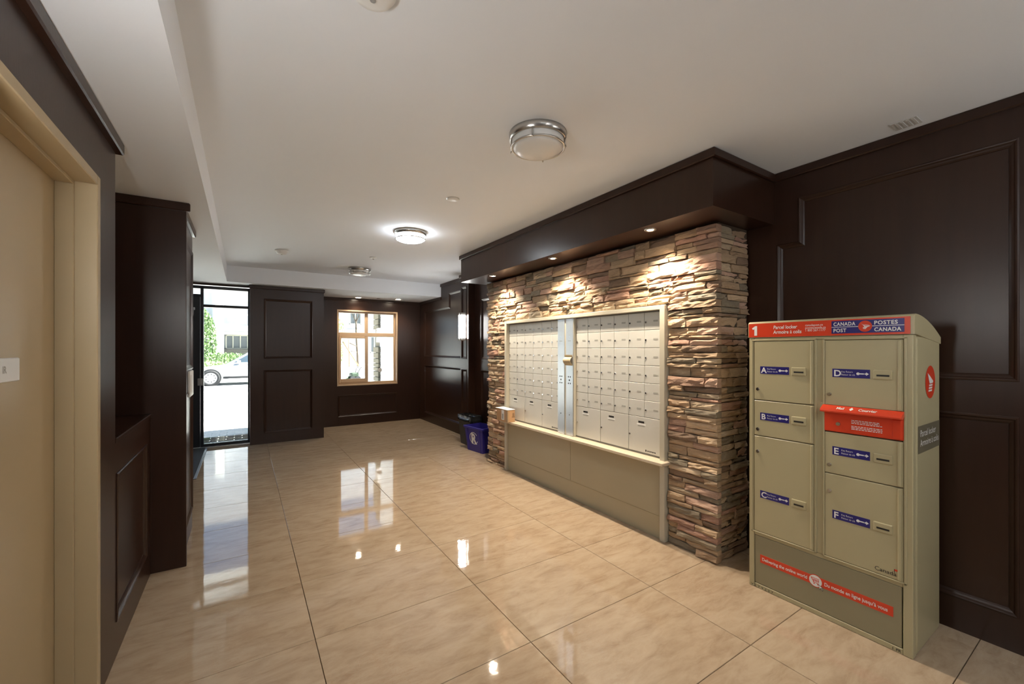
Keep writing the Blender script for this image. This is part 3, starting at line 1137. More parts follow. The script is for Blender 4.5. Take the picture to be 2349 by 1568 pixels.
# red letter slot
sb = MB()
sx0, sx1 = lx(.995), lx(.666)
sb.bbox(sx0, sx1, -.006, .02, 1.036, 1.172, .004)
sl_ = sb.build('letter_slot', REDM, pk)
fl = MB().prismx([(-.006, 1.178), (-.040, 1.160), (-.046, 1.150), (-.044, 1.143), (-.036, 1.141), (-.006, 1.150)], sx0 - .004, sx1 + .002)
fl.build('slot_flap', REDM, sl_)
MB().bbox(sx1 - .044, sx1 - .004, -.012, 0, 1.038, 1.138, .006).build('slot_rib', REDM, sl_)
ft = text('flap_lettering', 'Mail   ♦   Courrier', .021, WHITEP, sl_, lx(.928), 1.149, -.0, bold=.0005, fit=.168)
for v in ft.data.vertices:                # lie on the sloping flap face
    v.co.z = 1.1625 + (v.co.z - 1.149) / .020 * .0125
    v.co.y = -.006 - (1.178 - v.co.z) * (.034 / .018) - .0012
inst('lock', lockm, sl_, (lx(.929), -.006, 1.080))
random.seed(21)
ms = MB()                                  # lines of small print, too fine to read in the photo
for row in range(7):
    if row == 3:
        continue
    xx, zz = lx(.872), 1.108 - row * .0076
    end = lx(.872) + random.uniform(.112, .127)
    while xx < end:
        wl = min(random.uniform(.006, .016), end - xx)
        ms.flat([(xx, zz - .0022), (xx + wl, zz - .0022), (xx + wl, zz + .0012), (xx, zz + .0012)], -.0066)
        xx += wl + .0028
ms.build('slot_small_print', WHITEP, sl_)

# lower panel with banner
lp = MB().bbox(lx(1.366), lx(.676), .004, .05, .030, .324, .002).build('lower_panel', LOCKD, pk)
bn = MB().box(lx(1.334), lx(.707), .0025, .0045, .164, .213).build('banner', REDM, lp)
text('banner_lettering', 'Delivering the online world', .0265, WHITEP, bn, lx(1.322), .180, .0020, bold=.0004, fit=.243)
text('banner_lettering', 'Du monde en ligne jusqu’à vous', .0265, WHITEP, bn, lx(.995), .180, .0020, bold=.0004, fit=.267)
MB().disc(lx(1.038), .188, .035, .0018, 32).build('banner_disc', REDM, bn)
MB().disc(lx(1.038), .188, .031, .0014, 32).build('banner_disc_face', WHITEP, bn)
ct = MB()
cx, cz = lx(1.038), .190
for k in range(4):
    ct.flat([(cx - .009 + k * .007, cz - .006), (cx - .005 + k * .007, cz - .006), (cx - .005 + k * .007, cz + .008), (cx - .009 + k * .007, cz + .008)], .001)
ct.flat([(cx - .016, cz + .011), (cx + .019, cz + .011), (cx + .019, cz + .014), (cx - .016, cz + .014)], .001)
ct.flat([(cx - .012, cz - .013), (cx + .016, cz - .013), (cx + .016, cz - .010), (cx - .012, cz - .010)], .001)
ct.flat([(cx - .023, cz + .012), (cx - .009, cz - .012), (cx - .006, cz - .012), (cx - .018, cz + .014)], .001)
ct.disc(cx - .006, cz - .018, .0035, .001, 10)
ct.disc(cx + .012, cz - .018, .0035, .001, 10)
ct.build('cart_icon', REDM, bn)
MB().flat([(cx + .014, cz - .014), (cx + .022, cz - .042), (cx + .026, cz - .032), (cx + .034, cz - .044), (cx + .038, cz - .040), (cx + .030, cz - .028), (cx + .040, cz - .026)], .0008).build('cursor_outline', BLACKP, bn)
MB().flat([(cx + .0165, cz - .018), (cx + .0222, cz - .037), (cx + .0262, cz - .028), (cx + .0338, cz - .040), (cx + .0352, cz - .039), (cx + .0282, cz - .0265), (cx + .0355, cz - .0262)], .0004).build('cursor_icon', WHITEP, bn)
text('serial_lettering', 'V2Y9237', .019, BLACKP, pk, lx(1.388), .006, -.0006, space=1.5, fit=.130)
text('serial_lettering', 'I  PR', .017, BLACKP, pk, lx(.710), .008, -.0006, bold=.0004)
wmk = text('wordmark', 'Canada', .028, BLACKP, pk, lx(.776), .371, -.0050, fit=.083)
MB().box(lx(.702), lx(.700), -.0052, -.0045, .387, .405).build('flag_pole', BLACKP, wmk)
MB().box(lx(.700), lx(.689), -.0052, -.0045, .396, .405).build('flag', REDM, wmk)
# side of the locker (faces the camera, world -y = local +X)
SXX = LW + .0012
sd = thing('tmp', 'tmp', 'tmp')
bpy.data.objects.remove(sd)


def side_part(name, mb_or_obj, mat):
    """drawn facing -Y with X = depth, then turned onto the +X side"""
    me = mb_or_obj.mesh(name, mat) if isinstance(mb_or_obj, MB) else mb_or_obj
    me.transform(Matrix(((0, -1, 0, SXX), (1, 0, 0, 0), (0, 0, 1, 0), (0, 0, 0, 1))))
    return inst(name, me, pk)


side_part('side_emblem_disc', MB().disc(.252, 1.313, .083, 0, 40), REDM)
wv = MB()
for p in [[(-.62, .62), (-.10, .40), (.62, .05), (.50, -.08), (-.20, -.10)], [(-.30, -.16), (.46, -.14), (.42, -.26), (-.34, -.28)],
          [(-.36, -.34), (.40, -.32), (.36, -.44), (-.40, -.46)], [(-.44, -.52), (.34, -.50), (.30, -.62), (-.48, -.64)]]:
    wv.flat([(.252 + .075 * a, 1.313 + .075 * b) for a, b in p], -.0008)
side_part('side_emblem_wing', wv, WHITEP)
side_part('side_sticker', MB().flat([(.055, .972), (LD - .02, .972), (LD - .02, 1.106), (.055, 1.106)], 0), TAUPE)
tx = text('tmp', 'Parcel locker\nArmoire à colis', .047, WHITEP, None, .085, 1.052, -.0008, fit=.305)
tm = tx.data
bpy.data.objects.remove(tx)
side_part('side_sticker_lettering', tm, GREYP)

# ------------------------------------------------------------------ bins
rb = thing('recycling_box', 'blue plastic recycling box with a white emblem beside the stone wall', 'recycling box', (2.745, 5.56, 0), R(-82))


def tapered(x0, x1, y0, y1, z0, z1, tp, wall=.006):
    mb = MB()
    o0 = [(x0 + tp, y0 + tp), (x1 - tp, y0 + tp), (x1 - tp, y1 - tp), (x0 + tp, y1 - tp)]
    o1 = [(x0, y0), (x1, y0), (x1, y1), (x0, y1)]
    w = wall
    i1 = [(x0 + w, y0 + w), (x1 - w, y0 + w), (x1 - w, y1 - w), (x0 + w, y1 - w)]
    i0 = [(x0 + tp + w, y0 + tp + w), (x1 - tp - w, y0 + tp + w), (x1 - tp - w, y1 - tp - w), (x0 + tp + w, y1 - tp - w)]
    vs = [(*p, z0) for p in o0] + [(*p, z1) for p in o1] + [(*p, z1) for p in i1] + [(*p, z0 + w) for p in i0]
    fs = [(3, 2, 1, 0)]
    for a in range(3):
        for k in range(4):
            j = (k + 1) % 4
            fs.append((a * 4 + k, a * 4 + j, (a + 1) * 4 + j, (a + 1) * 4 + k))
    fs.append((12, 13, 14, 15))
    mb.add(vs, fs)
    return mb


RW, RD, RH = .44, .30, .36
tapered(0, RW, 0, RD, 0, RH, .035).build('tub', BLUEBIN, rb)
rm = MB()
rm.bbox(-.012, RW + .012, -.012, .004, RH - .03, RH, .003)
rm.bbox(-.012, RW + .012, RD - .004, RD + .012, RH - .03, RH, .003)
rm.bbox(-.012, .004, .004, RD - .004, RH - .03, RH, .003)
rm.bbox(RW - .004, RW + .012, .004, RD - .004, RH - .03, RH, .003)
rm.build('rim', BLUEBIN, rb)
for xx in (.06, RW - .09):
    rib = MB()
    rib.add([(xx, .03, .0), (xx + .018, .03, .0), (xx + .018, -.004, RH - .03), (xx, -.004, RH - .03), (xx, .045, .0), (xx + .018, .045, .0), (xx + .018, .01, RH - .03), (xx, .01, RH - .03)],
            [(0, 1, 2, 3), (4, 7, 6, 5), (0, 3, 7, 4), (1, 5, 6, 2)])
    rib.build('rib', BLUEBIN, rb)
em = MB()
n = 40
cx, cz = .215, .195


def front_y(z):
    return .035 * (1 - z / RH) - .0015


a0, a1 = .6, 2 * PI * .93
outer, inner = [], []
for k in range(n + 1):
    a = a0 + (a1 - a0) * k / n
    outer.append((cx + .100 * math.cos(a), cz + .088 * math.sin(a)))
    inner.append((cx + .088 * math.cos(a), cz + .078 * math.sin(a)))
for k in range(n):
    q = [outer[k], outer[k + 1], inner[k + 1], inner[k]]
    em.add([(p[0], front_y(p[1]), p[1]) for p in q], [(0, 1, 2, 3)])
em.build('emblem_ring', WHITEP, rb)
er = text('emblem_letter', 'R', .20, WHITEP, rb, cx - .062, cz - .075, 0, bold=.008)
for v in er.data.vertices:
    v.co.y = front_y(v.co.z) - .001

wb = thing('waste_bin', 'dark grey waste bin with black liner behind the blue recycling box', 'bin', (2.86, 6.01, 0), ROT_R)
tapered(0, .40, 0, .20, 0, .44, .03).build('tub', GREYBIN, wb)
lin = MB()
random.seed(5)
n = 44
ring0, ring1, ring2 = [], [], []
for k in range(n):
    t_ = k / n * 4
    s_, u_ = int(t_), t_ - int(t_)
    p = [(u_ * .40, 0), (.40, u_ * .20), (.40 - u_ * .40, .20), (0, .20 - u_ * .20)][s_]
    q = Vector((p[0] - .20, p[1] - .10))
    ring0.append((p[0] + q.x * .05, p[1] + q.y * .08, .36 + random.random() * .02))
    ring1.append((p[0] + q.x * .04, p[1] + q.y * .06, .450 + random.random() * .012))
    ring2.append((p[0] - q.x * .12, p[1] - q.y * .15, .40 + random.random() * .015))
b = len(lin.v)
lin.v += ring0 + ring1 + ring2
for a in range(2):
    for k in range(n):
        j = (k + 1) % n
        lin.f.append((a * n + k, a * n + j, (a + 1) * n + j, (a + 1) * n + k))
        lin.s.append(True)
lin.build('liner', BAGM, wb)

# ------------------------------------------------------------------ lamps and ceiling fittings


def flush_lamp(x, y, lit, label, r=.165):
    t = thing('ceiling_lamp', label, 'lamp', (x, y, ZC), R(20), 'flush ceiling lamps')
    MB().lathe([(0, 0), (r, 0), (r, -.012), (r - .004, -.040), (r - .010, -.042), (r - .014, -.040), (r - .014, -.010), (0, -.008)], 48).build('base_ring', NICKEL, t)
    sh = [(r - .016, -.030), (r - .018, -.066), (r - .024, -.078)]
    for k in range(1, 9):
        a = k / 8
        sh.append(((r - .024) * math.cos(a * PI / 2), -.078 - .034 * math.sin(a * PI / 2)))
    sh[-1] = (.0005, sh[-1][1])
    MB().lathe(sh, 48).build('glass_shade', LAMPON if lit else FROST, t)
    rr = r - .014
    ring = [(rr + .006 * math.cos(a), -.078 + .006 * math.sin(a)) for a in [2 * PI * k / 8 for k in range(8)]]
    MB().lathe(ring, 48, closed=True).build('lower_ring', NICKEL, t)
    for k in range(4):
        a = k * PI / 2 + .4
        c_, s_ = math.cos(a), math.sin(a)
        po = MB().cyl((c_ * (r - .006), s_ * (r - .006), -.036), (c_ * (rr + .004), s_ * (rr + .004), -.080), .0035, n=8)
        po.cyl((c_ * (rr + .006), s_ * (rr + .006), -.080), (c_ * (rr + .010), s_ * (rr + .010), -.090), .005, .003, n=8)
        po.build('post', NICKEL, t)
    return t


flush_lamp(1.42, 1.93, False, 'unlit round ceiling lamp nearest the camera, brushed nickel ring')
flush_lamp(1.475, 4.26, True, 'lit round ceiling lamp glowing white in mid lobby')
flush_lamp(1.495, 6.62, False, 'unlit round ceiling lamp nearest the window')
flush_lamp(1.47, -.42, True, 'lit round ceiling lamp just behind the viewpoint')
flush_lamp(1.47, -1.75, True, 'added round fill lamp on the ceiling farthest behind the viewpoint')  # unseen lamp added as neutral fill for the lobby
flush_lamp(.25, -1.2, True, 'added round fill lamp behind the viewpoint near the left wall')  # unseen lamp, added with the extra fill behind the viewpoint

blens = MB().lathe([(.0005, -.002), (.030, -.002), (.033, .004)], 24).mesh('bulb', BULB)


def downlight(x, y, z, label, group, trim, ring, r, power, ang, col, blend=.6, tilt=(0, 0)):
    t = thing('downlight', label, 'downlight', (x, y, z), 0, group)
    MB().lathe([(r, .0), (r, -.006), (r - .008, -.009), (r - .016, -.006), (r - .02, .0)], 32).build('trim_ring', ring, t)
    k = r / .05
    bl = inst('bulb', blens, t, (0, 0, -.003))
    bl.scale = (k * .85, k * .85, 1)
    ld = bpy.data.lights.new('downlight_beam', 'SPOT')
    ld.energy = power
    ld.color = col
    ld.spot_size = R(ang)
    ld.spot_blend = blend
    ld.shadow_soft_size = .025
    lo = bpy.data.objects.new('downlight_beam', ld)
    C.objects.link(lo)
    lo.parent = t
    lo.location = (0, 0, -.014)
    lo.rotation_euler = (tilt[0], tilt[1], 0)
    return t


for y, lab in ((4.33, 'recessed spotlight in the bulkhead at its far end'), (3.18, 'recessed spotlight in the bulkhead above the middle of the mailboxes'),
               (2.03, 'recessed spotlight in the bulkhead nearest the parcel locker')):
    downlight(2.52, y, 2.36, lab, 'bulkhead spotlights', 0, NICKEL, .043, SPOT_W, 120, WARM)
downlight(1.855, 8.33, ZS, 'recessed downlight in the window soffit nearer the entrance pier', 'window downlights', 0, OFFW, .075, DOWN_W, 120, (1, .86, .66))
downlight(2.591, 8.20, ZS, 'recessed downlight in the window soffit nearer the right-hand wall', 'window downlights', 0, OFFW, .075, DOWN_W, 120, (1, .86, .66))


def small_disc(name, label, cat, x, y, z, prof, mat):
    t = thing(name, label, cat, (x, y, z))
    MB().lathe(prof, 32).build('cover', mat, t)
    return t


sd_ = small_disc('smoke_detector', 'white smoke detector on the ceiling before the entrance', 'detector', .400, 5.93, ZC,
                 [(0, 0), (.075, 0), (.075, -.012), (.062, -.020), (.055, -.042), (.030, -.050), (.0005, -.050)], OFFW)
MB().lathe([(.008, -.049), (.008, -.053), (.0005, -.053)], 12).build('test_button', LENSOFF, sd_)
sc_ = small_disc('sprinkler_cover', 'white flush sprinkler cover between the two nearer ceiling lamps', 'sprinkler', 1.443, 3.133, ZC,
                 [(0, 0), (.050, 0), (.050, -.006), (.046, -.009), (.0005, -.009)], OFFW)
MB().lathe([(.053, 0), (.053, -.003), (.050, -.003)], 32).build('trim_ring', NICKEL, sc_)
sp = small_disc('sprinkler_rosette', 'small white sprinkler rosette beside the farthest ceiling lamp', 'sprinkler', 1.461, 5.71, ZC,
                [(0, 0), (.045, 0), (.045, -.005), (.020, -.014), (.0005, -.014)], OFFW)
MB().lathe([(.006, -.013), (.006, -.028), (.016, -.030), (.016, -.032), (.0005, -.032)], 12).build('nozzle', CHROME, sp)
sp = small_disc('sprinkler_disc', 'small grey disc between the two window downlights', 'sprinkler', 2.22, 8.27, ZS,
                [(0, 0), (.035, 0), (.035, -.004), (.0005, -.006)], LENSOFF)
dm_ = small_disc('ceiling_dome', 'white dome fitting on the ceiling cut by the top edge', 'detector', .372, 1.455, ZC,
                 [(0, 0), (.078, 0), (.078, -.010), (.066, -.026), (.040, -.036), (.0005, -.038)], OFFW)
MB().lathe([(.010, -.037), (.010, -.041), (.0005, -.041)], 12).build('test_button', LENSOFF, dm_)
vt = thing('ceiling_vent', 'small square white vent in the ceiling above the parcel locker', 'vent', (3.03, .745, ZC), 0)
MB().bbox(-.055, .055, -.055, .055, -.006, 0, .002).build('frame', GREYVENT, vt)
for k in range(4):
    MB().bbox(-.045, .045, -.042 + k * .022, -.030 + k * .022, -.009, -.005, .001).build('slat', GREYVENT, vt)


def sconce(x, y, z, rz, label, power):
    t = thing('wall_sconce', label, 'lamp', (x, y, z), rz, 'wall sconces')
    MB().bbox(-.055, .055, -.012, 0, -.20, .20, .003).build('back_plate', CHROME, t)
    n = 20
    prof = [(.062 * math.sin(-PI / 2 + PI * k / n), -.012 - .075 * math.cos(-PI / 2 + PI * k / n)) for k in range(n + 1)]
    sh = MB()
    for zz in (-.185, .185):
        sh.v += [(p[0], p[1], zz) for p in prof]
    m = n + 1
    for k in range(n):
        sh.f.append((k, k + 1, m + k + 1, m + k))
        sh.s.append(True)
    sh.f.append(tuple(range(m - 1, -1, -1)))
    sh.f.append(tuple(range(m, 2 * m)))
    sh.s += [False, False]
    sh.build('glass_shade', SCONON, t)
    for zz in (-.225, .190):
        cp = MB()
        pr = [(p[0] * 1.03, p[1] - .002) for p in prof]
        cp.v += [(p[0], p[1], zz) for p in pr] + [(p[0], p[1], zz + .035) for p in pr]
        for k in range(n):
            cp.f.append((k, k + 1, m + k + 1, m + k))
            cp.s.append(True)
        cp.f.append(tuple(range(m - 1, -1, -1)))
        cp.f.append(tuple(range(m, 2 * m)))
        cp.s += [False, False]
        cp.build('end_band', FROST, t)
    for xx in (-.035, .035):
        MB().bbox(xx - .004, xx + .004, -.092, -.080, -.226, .226, .002).build('metal_bar', CHROME, t)
    return t


sconce(3.045, 6.17, 1.845, ROT_R, 'glowing half-round wall sconce on the dark pilaster', 1)
sconce(-.515, .95, 1.845, ROT_L, 'glowing half-round wall sconce on the left wall beside the camera', 1)
sconce(3.16, -1.10, 1.845, ROT_R, 'added half-round fill sconce on the right wall behind the camera', 1)  # unseen sconce added to throw more light up onto the ceiling
sconce(1.30, -2.60, 1.845, R(180), 'added half-round fill sconce on the wall behind the camera', 1)  # also unseen, added as uplight to brighten the ceiling

# mat and wall plate
mt = thing('door_mat', 'charcoal entrance mat with rubber edge at the glass door', 'mat', (-1.75, 5.93, 0))
MB().box(.03, 1.27, .03, 1.80, .0005, .010).build('pile', MATM, mt)
ed = MB()
for a in ((0, 1.30, 0, .03), (0, 1.30, 1.80, 1.83), (0, .03, .03, 1.80), (1.27, 1.30, .03, 1.80)):
    ed.bbox(a[0], a[1], a[2], a[3], .0005, .009, .003)
ed.build('edge', MATE, mt)
ip = thing('wall_intercom', 'white control plate on the side of the closet pier', 'intercom', (-.36, 4.06, 1.21), ROT_L)
MB().bbox(-.055, .20, -.018, 0, -.10, .10, .006, 2).build('housing', OFFW, ip)
MB().bbox(0, .14, -.022, -.017, -.06, .07, .002).build('cover_plate', WHITEP, ip)

# ------------------------------------------------------------------ outside
gr = struct(MB().box(-40, 45, 8.75, 60, -.30, -.02).build('ground', CONC), 'bright pale concrete ground outside')
pv = MB().bbox(.004, .216, .004, .104, -.05, 0, .004).mesh('paver', PAVER)
for j in range(13):
    for i in range(10):
        inst('paver', pv, gr, (-1.45 + i * .22 - (j % 2) * .11, 7.92 + j * .108, 0))
struct(MB().box(-2.6, 3.4, 7.85, 9.4, -.30, -.007).build('trim_4', CONC), 'concrete bed under the entrance pavers')
gr2 = struct(MB().box(-40, 45, 17.6, 23.4, -.02, -.005).build('road', mottle(new_mat('asphalt', (.42, .42, .42), rough=.9), (.38, .38, .38), (.46, .46, .46), scale=4)), 'pale sunlit road where the car is parked')

# porch wall with stone pier
pw = struct(MB().box(2.97, 3.3, 8.78, 11.3, -.02, 3.0).build('wall_porch', SIDING), 'white sided porch wall right of the window view')
for k in range(18):
    MB().prismx([(0, 0), (0, 0)], 0, 0) if False else None
    MB().add([(2.97, 8.78, k * .165), (2.958, 8.78, k * .165), (2.968, 8.78, k * .165 + .165), (2.97, 8.78, k * .165 + .165),
              (2.97, 10.84, k * .165), (2.958, 10.84, k * .165), (2.968, 10.84, k * .165 + .165), (2.97, 10.84, k * .165 + .165)],
             [(0, 1, 2, 3), (7, 6, 5, 4), (1, 5, 6, 2), (0, 4, 5, 1), (2, 6, 7, 3)]).build('siding_board', SIDING, pw)
sp_ = thing('stone_pier', 'tan block pier at the end of the white porch wall', 'pier', (2.955, 11.35, 0), ROT_R)
MB().box(.06, .40, 0, .30, -.02, 3.0).build('core', STONEX, sp_)
random.seed(3)
z = 0.0
while z < 2.6:
    h = random.choice([.10, .12, .13, .15])
    if not (1.58 < z + h / 2 < 1.98):
        MB().bbox(0 + random.random() * .02, .50 - random.random() * .02, -.05, .20, z + .006, z + h - .006, .010, 1).build('stone_block', STONEX, sp_)
    z += h

# car
car = thing('car', 'silver car parked on the road outside the glass door', 'car', (-1.95, 20.6, 0), 0)
cprof = [(0, .28), (.02, .52), (.10, .62), (.55, .72), (1.15, .80), (1.42, .84), (2.05, 1.20), (2.35, 1.34), (2.9, 1.42), (3.5, 1.36), (4.05, 1.08), (4.45, 1.0), (4.55, .85), (4.58, .4), (4.5, .26)]
nseg = 6
cb_ = MB()
cb_.prism([(p[0], p[1]) for p in [(0, .28), (.02, .52), (.10, .62), (.55, .72), (1.15, .80), (1.50, .86), (3.95, .98), (4.45, .96), (4.55, .82), (4.58, .4), (4.5, .26)]][::-1], 0, 1.72)
cb_.f = [f[::-1] for f in cb_.f]
body = cb_.build('body', CARP, car)
bv = body.modifiers.new('soft_edges', 'BEVEL')
bv.width = .07
bv.segments = 3
bv.limit_method = 'ANGLE'
ch = MB()
lo = [(1.30, .84), (4.20, .97)]
hi = [(2.20, 1.36), (2.75, 1.42), (3.35, 1.38)]
pts = [(1.30, .84), (2.10, 1.33), (2.70, 1.42), (3.40, 1.37), (4.20, .97)]
n = len(pts)
vs = [(p[0], .08 + (p[1] - .84) * .28, p[1]) for p in pts] + [(p[0], 1.64 - (p[1] - .84) * .28, p[1]) for p in pts]
fs = [tuple(range(n)), tuple(range(2 * n - 1, n - 1, -1))] + [(i + 1, i, n + i, n + i + 1) for i in range(n - 1)]
ch.add(vs, [f[::-1] for f in fs])
cab = ch.build('cabin', CARP, car)


def cy(z):
    return .08 + (z - .84) * .28 - .004


for q in ([(1.62, .93), (2.45, .95), (2.45, 1.33), (2.15, 1.27)], [(2.53, .95), (3.30, .99), (3.30, 1.31), (2.53, 1.34)], [(3.38, .99), (3.85, 1.02), (3.45, 1.27), (3.38, 1.29)]):
    MB().add([(a, cy(b_), b_) for a, b_ in q], [(0, 1, 2, 3)]).build('side_window', CARG, car)
MB().add([(1.33, .16, .862), (2.07, .28, 1.315), (2.07, 1.44, 1.315), (1.33, 1.56, .862)], [(0, 1, 2, 3)]).build('windscreen', CARG, car).location = (-.006, 0, .006)
MB().bbox(1.72, 1.86, -.10, .05, .93, 1.02, .02, 2).build('mirror', CARP, car)
MB().bbox(-.02, .10, .12, .42, .52, .62, .02).build('headlight', FROST, car)
whm = MB().lathe([(.315, -.09), (.315, .09), (.22, .10), (.22, -.10)], 36, closed=True).mesh('tyre', TYRE)
whm.transform(Matrix.Rotation(R(90), 4, 'X'))
hub = MB().cyl((0, -.098, 0), (0, .09, 0), .222, n=28).mesh('hubcap', CARP)
hole = MB().cyl((0, -.101, 0), (0, -.098, 0), .022, n=10).mesh('hub_hole', TYRE)
for wx in (.84, 3.62):
    for wy in (.055, 1.665):
        wh = inst('wheel', whm, car, (wx, wy, .31))
        inst('hubcap', hub, wh)
        for k in range(9):
            a = 2 * PI * k / 9
            inst('hub_hole', hole, wh, (.155 * math.cos(a), 0, .155 * math.sin(a)))
        MB().add([(wx + .36 * math.cos(2 * PI * k / 28), -.004, .31 + .36 * math.sin(2 * PI * k / 28)) for k in range(28)], [tuple(range(28))]).build('wheel_arch', TYRE, car) if wy < 1 else None
MB().box(1.25, 3.2, -.006, .02, .27, .36).build('sill', TYRE, car)

# townhouse across the road
th = thing('townhouse', 'white townhouse across the road with columns and balcony', 'building', (-6, 30, 0))
MB().box(0, 24, .6, 1.0, -.02, 9).build('wall', HOUSE, th)


def tw(u_x):
    return u_x + 6


MB().bbox(tw(-1.40), tw(-.98), -.1, .5, .9, 6.0, .02).build('column', SIDING, th)
MB().bbox(tw(1.6), tw(2.02), -.1, .5, .9, 6.0, .02).build('column', SIDING, th)
MB().bbox(tw(-1.6), tw(3.2), -.25, .6, 2.58, 2.88, .02).build('balcony_slab', SIDING, th)
MB().bbox(tw(-1.5), tw(3.2), -.12, .0, 2.35, 2.5, .02).build('beam', SIDING, th)
MB().bbox(tw(-.98), tw(.15), -.2, -.17, 2.95, 3.35, .005).build('balcony_glass', mottle(new_mat('green balcony glass', (.25, .42, .38), rough=.2), (.23, .40, .36), (.27, .44, .40), scale=3), th)
for k in range(6):
    MB().bbox(tw(.25 + k * .16), tw(.28 + k * .16), -.2, -.17, 2.9, 3.5, .004).build('baluster', SIDING, th)
MB().bbox(tw(-.95), tw(3.0), .52, .62, 4.3, 4.42, .01).build('trim_board', GREYP, th)
MB().bbox(tw(-.95), tw(3.0), .52, .62, 3.9, 3.98, .01).build('trim_board', GREYP, th)


def house_window(x0, x1, z0, z1, bars=1):
    f = MB()
    f.bbox(x0, x1, .5, .62, z0, z0 + .07, .01)
    f.bbox(x0, x1, .5, .62, z1 - .07, z1, .01)
    f.bbox(x0, x0 + .07, .5, .62, z0, z1, .01)
    f.bbox(x1 - .07, x1, .5, .62, z0, z1, .01)
    for k in range(bars):
        xx = x0 + (x1 - x0) * (k + 1) / (bars + 1)
        f.bbox(xx - .03, xx + .03, .5, .62, z0, z1, .01)
    w = f.build('window_frame', GREYP, th)
    MB().box(x0 + .07, x1 - .07, .56, .60, z0 + .07, z1 - .07).build('pane', CURTAIN, w)


house_window(tw(-.92), tw(.6), 1.48, 2.35, 3)
house_window(tw(.7), tw(2.4), 1.48, 2.35, 2)
house_window(tw(6.2), tw(7.0), 3.2, 4.3, 1)
house_window(tw(8.2), tw(9.0), 3.2, 4.3, 1)
house_window(tw(7.6), tw(8.2), 1.2, 2.4, 1)
house_window(tw(9.4), tw(10.2), 1.2, 2.4, 1)
MB().bbox(tw(6.0), tw(11.0), .5, .62, 2.75, 2.87, .01).build('trim_board', GREYP, th)
bb = MB()
bkm = MB().bbox(0, .22, 0, .10, 0, .066, .006).mesh('brick', BRICKX)
for r in range(7):
    for c_ in range(14):
        inst('brick', bkm, th, (tw(-.97) + c_ * .23 - (r % 2) * .11, .42, .98 + r * .072))
MB().box(tw(-1.05), tw(2.3), .45, .6, 0, 1.5).build('brick_base', BRICKX, th)


def leaves(n, cx, cy_, cz, rx, ry_, rz_, s, mat, seed):
    random.seed(seed)
    mb = MB()
    for _ in range(n):
        while True:
            p = Vector((random.uniform(-1, 1), random.uniform(-1, 1), random.uniform(-1, 1)))
            if p.length < 1:
                break
        p = p.normalized() * (p.length ** .5)
        c = Vector((cx + p.x * rx, cy_ + p.y * ry_, cz + p.z * rz_))
        q = Matrix.Rotation(random.uniform(0, 6.28), 3, 'Z') @ Matrix.Rotation(random.uniform(-1.2, 1.2), 3, 'X')
        k = s * random.uniform(.6, 1.3)
        mb.add([c + q @ Vector(v) for v in ((-k * .5, 0, 0), (0, -k * .1, -k), (k * .5, 0, 0), (0, k * .1, k))], [(0, 1, 2, 3)])
    return mb


def shrub(name, label, loc, rx, ry_, rz_, n, s, mat, seed, cat='shrub'):
    t = thing(name, label, cat, loc)
    fo = leaves(n, 0, 0, rz_ * 1.06, rx, ry_, rz_, s, mat, seed).build('foliage', mat, t)
    fo['kind'] = 'stuff'
    random.seed(seed)
    for k in range(4):
        a = k * 1.6
        MB().tube([(0, 0, 0), (rx * .2 * math.cos(a), ry_ * .2 * math.sin(a), rz_ * .6), (rx * .5 * math.cos(a), ry_ * .5 * math.sin(a), rz_ * 1.2)], [.04, .025, .012], 6).build('stem', BARK, t)
    return t


shrub('climbing_shrub', 'tall leafy shrub climbing left of the white column', (-2.05, 29.3, 0), .75, .6, 1.85, 2600, .10, LEAF, 1)
shrub('hedge_shrub', 'low hedge in front of the townhouse base', (-.9, 28.2, 0), 1.6, .6, .62, 2200, .09, LEAF, 2)
shrub('hedge_shrub', 'low grass-green shrub behind the car bonnet', (-1.6, 24.5, 0), 1.6, .5, .42, 1800, .08, LEAF2, 3)
shrub('garden_shrub', 'leafy shrub seen in the lower left window pane', (4.45, 25.6, .5), .45, .5, .62, 520, .08, LEAF2, 4)
shrub('garden_shrub', 'leafy shrub high in the upper left window pane', (5.05, 28.3, .5), .42, .5, 1.45, 600, .09, LEAF2, 5)

bed = thing('garden_bed', 'raised planting bed across the road seen through the window', 'planter', (3.6, 23.6, 0))
MB().bbox(0, 7, 0, .2, -.02, .45, .02).build('kerb', CONC, bed)
MB().box(0, 7, .2, 5.5, -.02, .50).build('soil', CONC, bed)

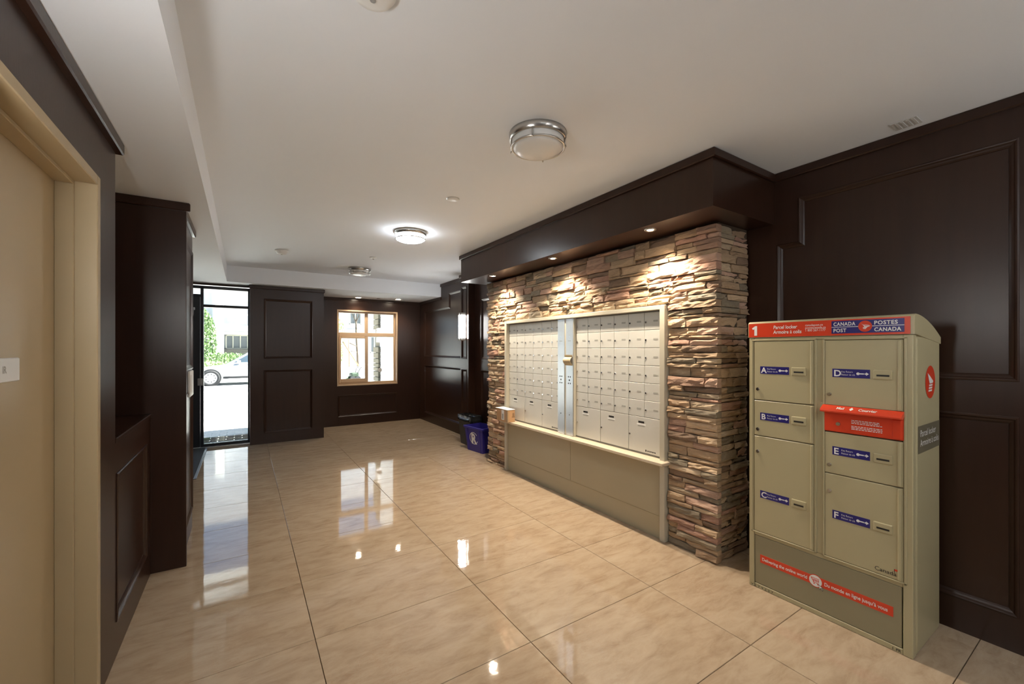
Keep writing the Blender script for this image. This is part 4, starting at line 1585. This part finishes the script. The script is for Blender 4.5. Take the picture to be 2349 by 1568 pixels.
# staked street tree
tr = thing('street_tree', 'young staked tree with forked trunk seen through the window', 'tree', (5.45, 24.6, .5))
tk = MB().tube([(0, 0, 0), (-.03, 0, .8), (-.08, 0, 1.6), (-.10, 0, 2.55)], [.065, .055, .048, .042], 8)
tk.tube([(-.10, 0, 2.5), (-.25, .05, 2.9), (-.42, .1, 3.3)], [.034, .026, .018], 6)
tk.tube([(-.10, 0, 2.5), (.05, .0, 2.85), (.10, -.05, 3.4)], [.034, .026, .018], 6)
tk.tube([(-.10, 0, 2.5), (-.08, .0, 2.9), (-.06, .05, 3.6)], [.030, .024, .016], 6)
tk.build('trunk', BARK, tr)
cr = leaves(900, .15, 0, 3.9, 1.1, .9, .75, .08, LEAF2, 8).build('crown', LEAF2, tr)
cr['kind'] = 'stuff'
for nm, lab, p0, p1, r_ in (('tree_stake', 'upright wooden stake left of the young tree', (4.94, 24.4, .5), (4.92, 24.4, 2.03), .03),
                            ('tree_stake', 'slanting wooden stake leaning across to the young tree', (5.44, 24.3, .5), (4.60, 24.3, 1.88), .035),
                            ('tie_bar', 'dark tie bar between the upright stake and the trunk', (4.96, 24.42, 1.82), (5.36, 24.5, 1.64), .03),
                            ('tie_bar', 'lower tie bar between the slanting stake and the trunk', (5.02, 24.36, 1.36), (5.38, 24.5, 1.30), .02)):
    d = Vector(p1) - Vector(p0)
    q = MB().cyl((0, 0, 0), tuple(d), r_, r_ * .9, 8)
    q.cyl(tuple(d * .999), tuple(d * 1.012), r_ * .7, r_ * .3, 8)
    tag(q.build(nm, STAKE if nm == 'tree_stake' else BARK, None, p0), lab, 'stake', 'tree stakes and ties')

# low dark green machine with handlebars
gm = thing('garden_machine', 'small dark green machine with handlebars outside the window', 'machine', (4.2, 19.8, -.005), R(15))
MB().bbox(-.16, .20, -.14, .14, .20, .42, .05, 2).build('body', GREENM, gm)
MB().cyl((-.10, -.17, .13), (-.10, .17, .13), .13, n=20).build('wheel', TYRE, gm)
MB().cyl((.14, -.17, .13), (.14, .17, .13), .13, n=20).build('wheel', TYRE, gm)
hb = MB().tube([(.12, -.12, .36), (.22, -.16, .58), (.28, -.20, .66)], .015).tube([(.12, .12, .36), (.22, .16, .58), (.28, .20, .66)], .015)
hb.tube([(.28, -.22, .66), (.30, 0, .65), (.28, .22, .66)], .014)
hb.build('handlebar', TYRE, gm)
MB().tube([(-.16, 0, .22), (-.5, 0, .12), (-.85, 0, .05), (-1.0, 0, .03)], .04).build('chute', GREENM, gm)
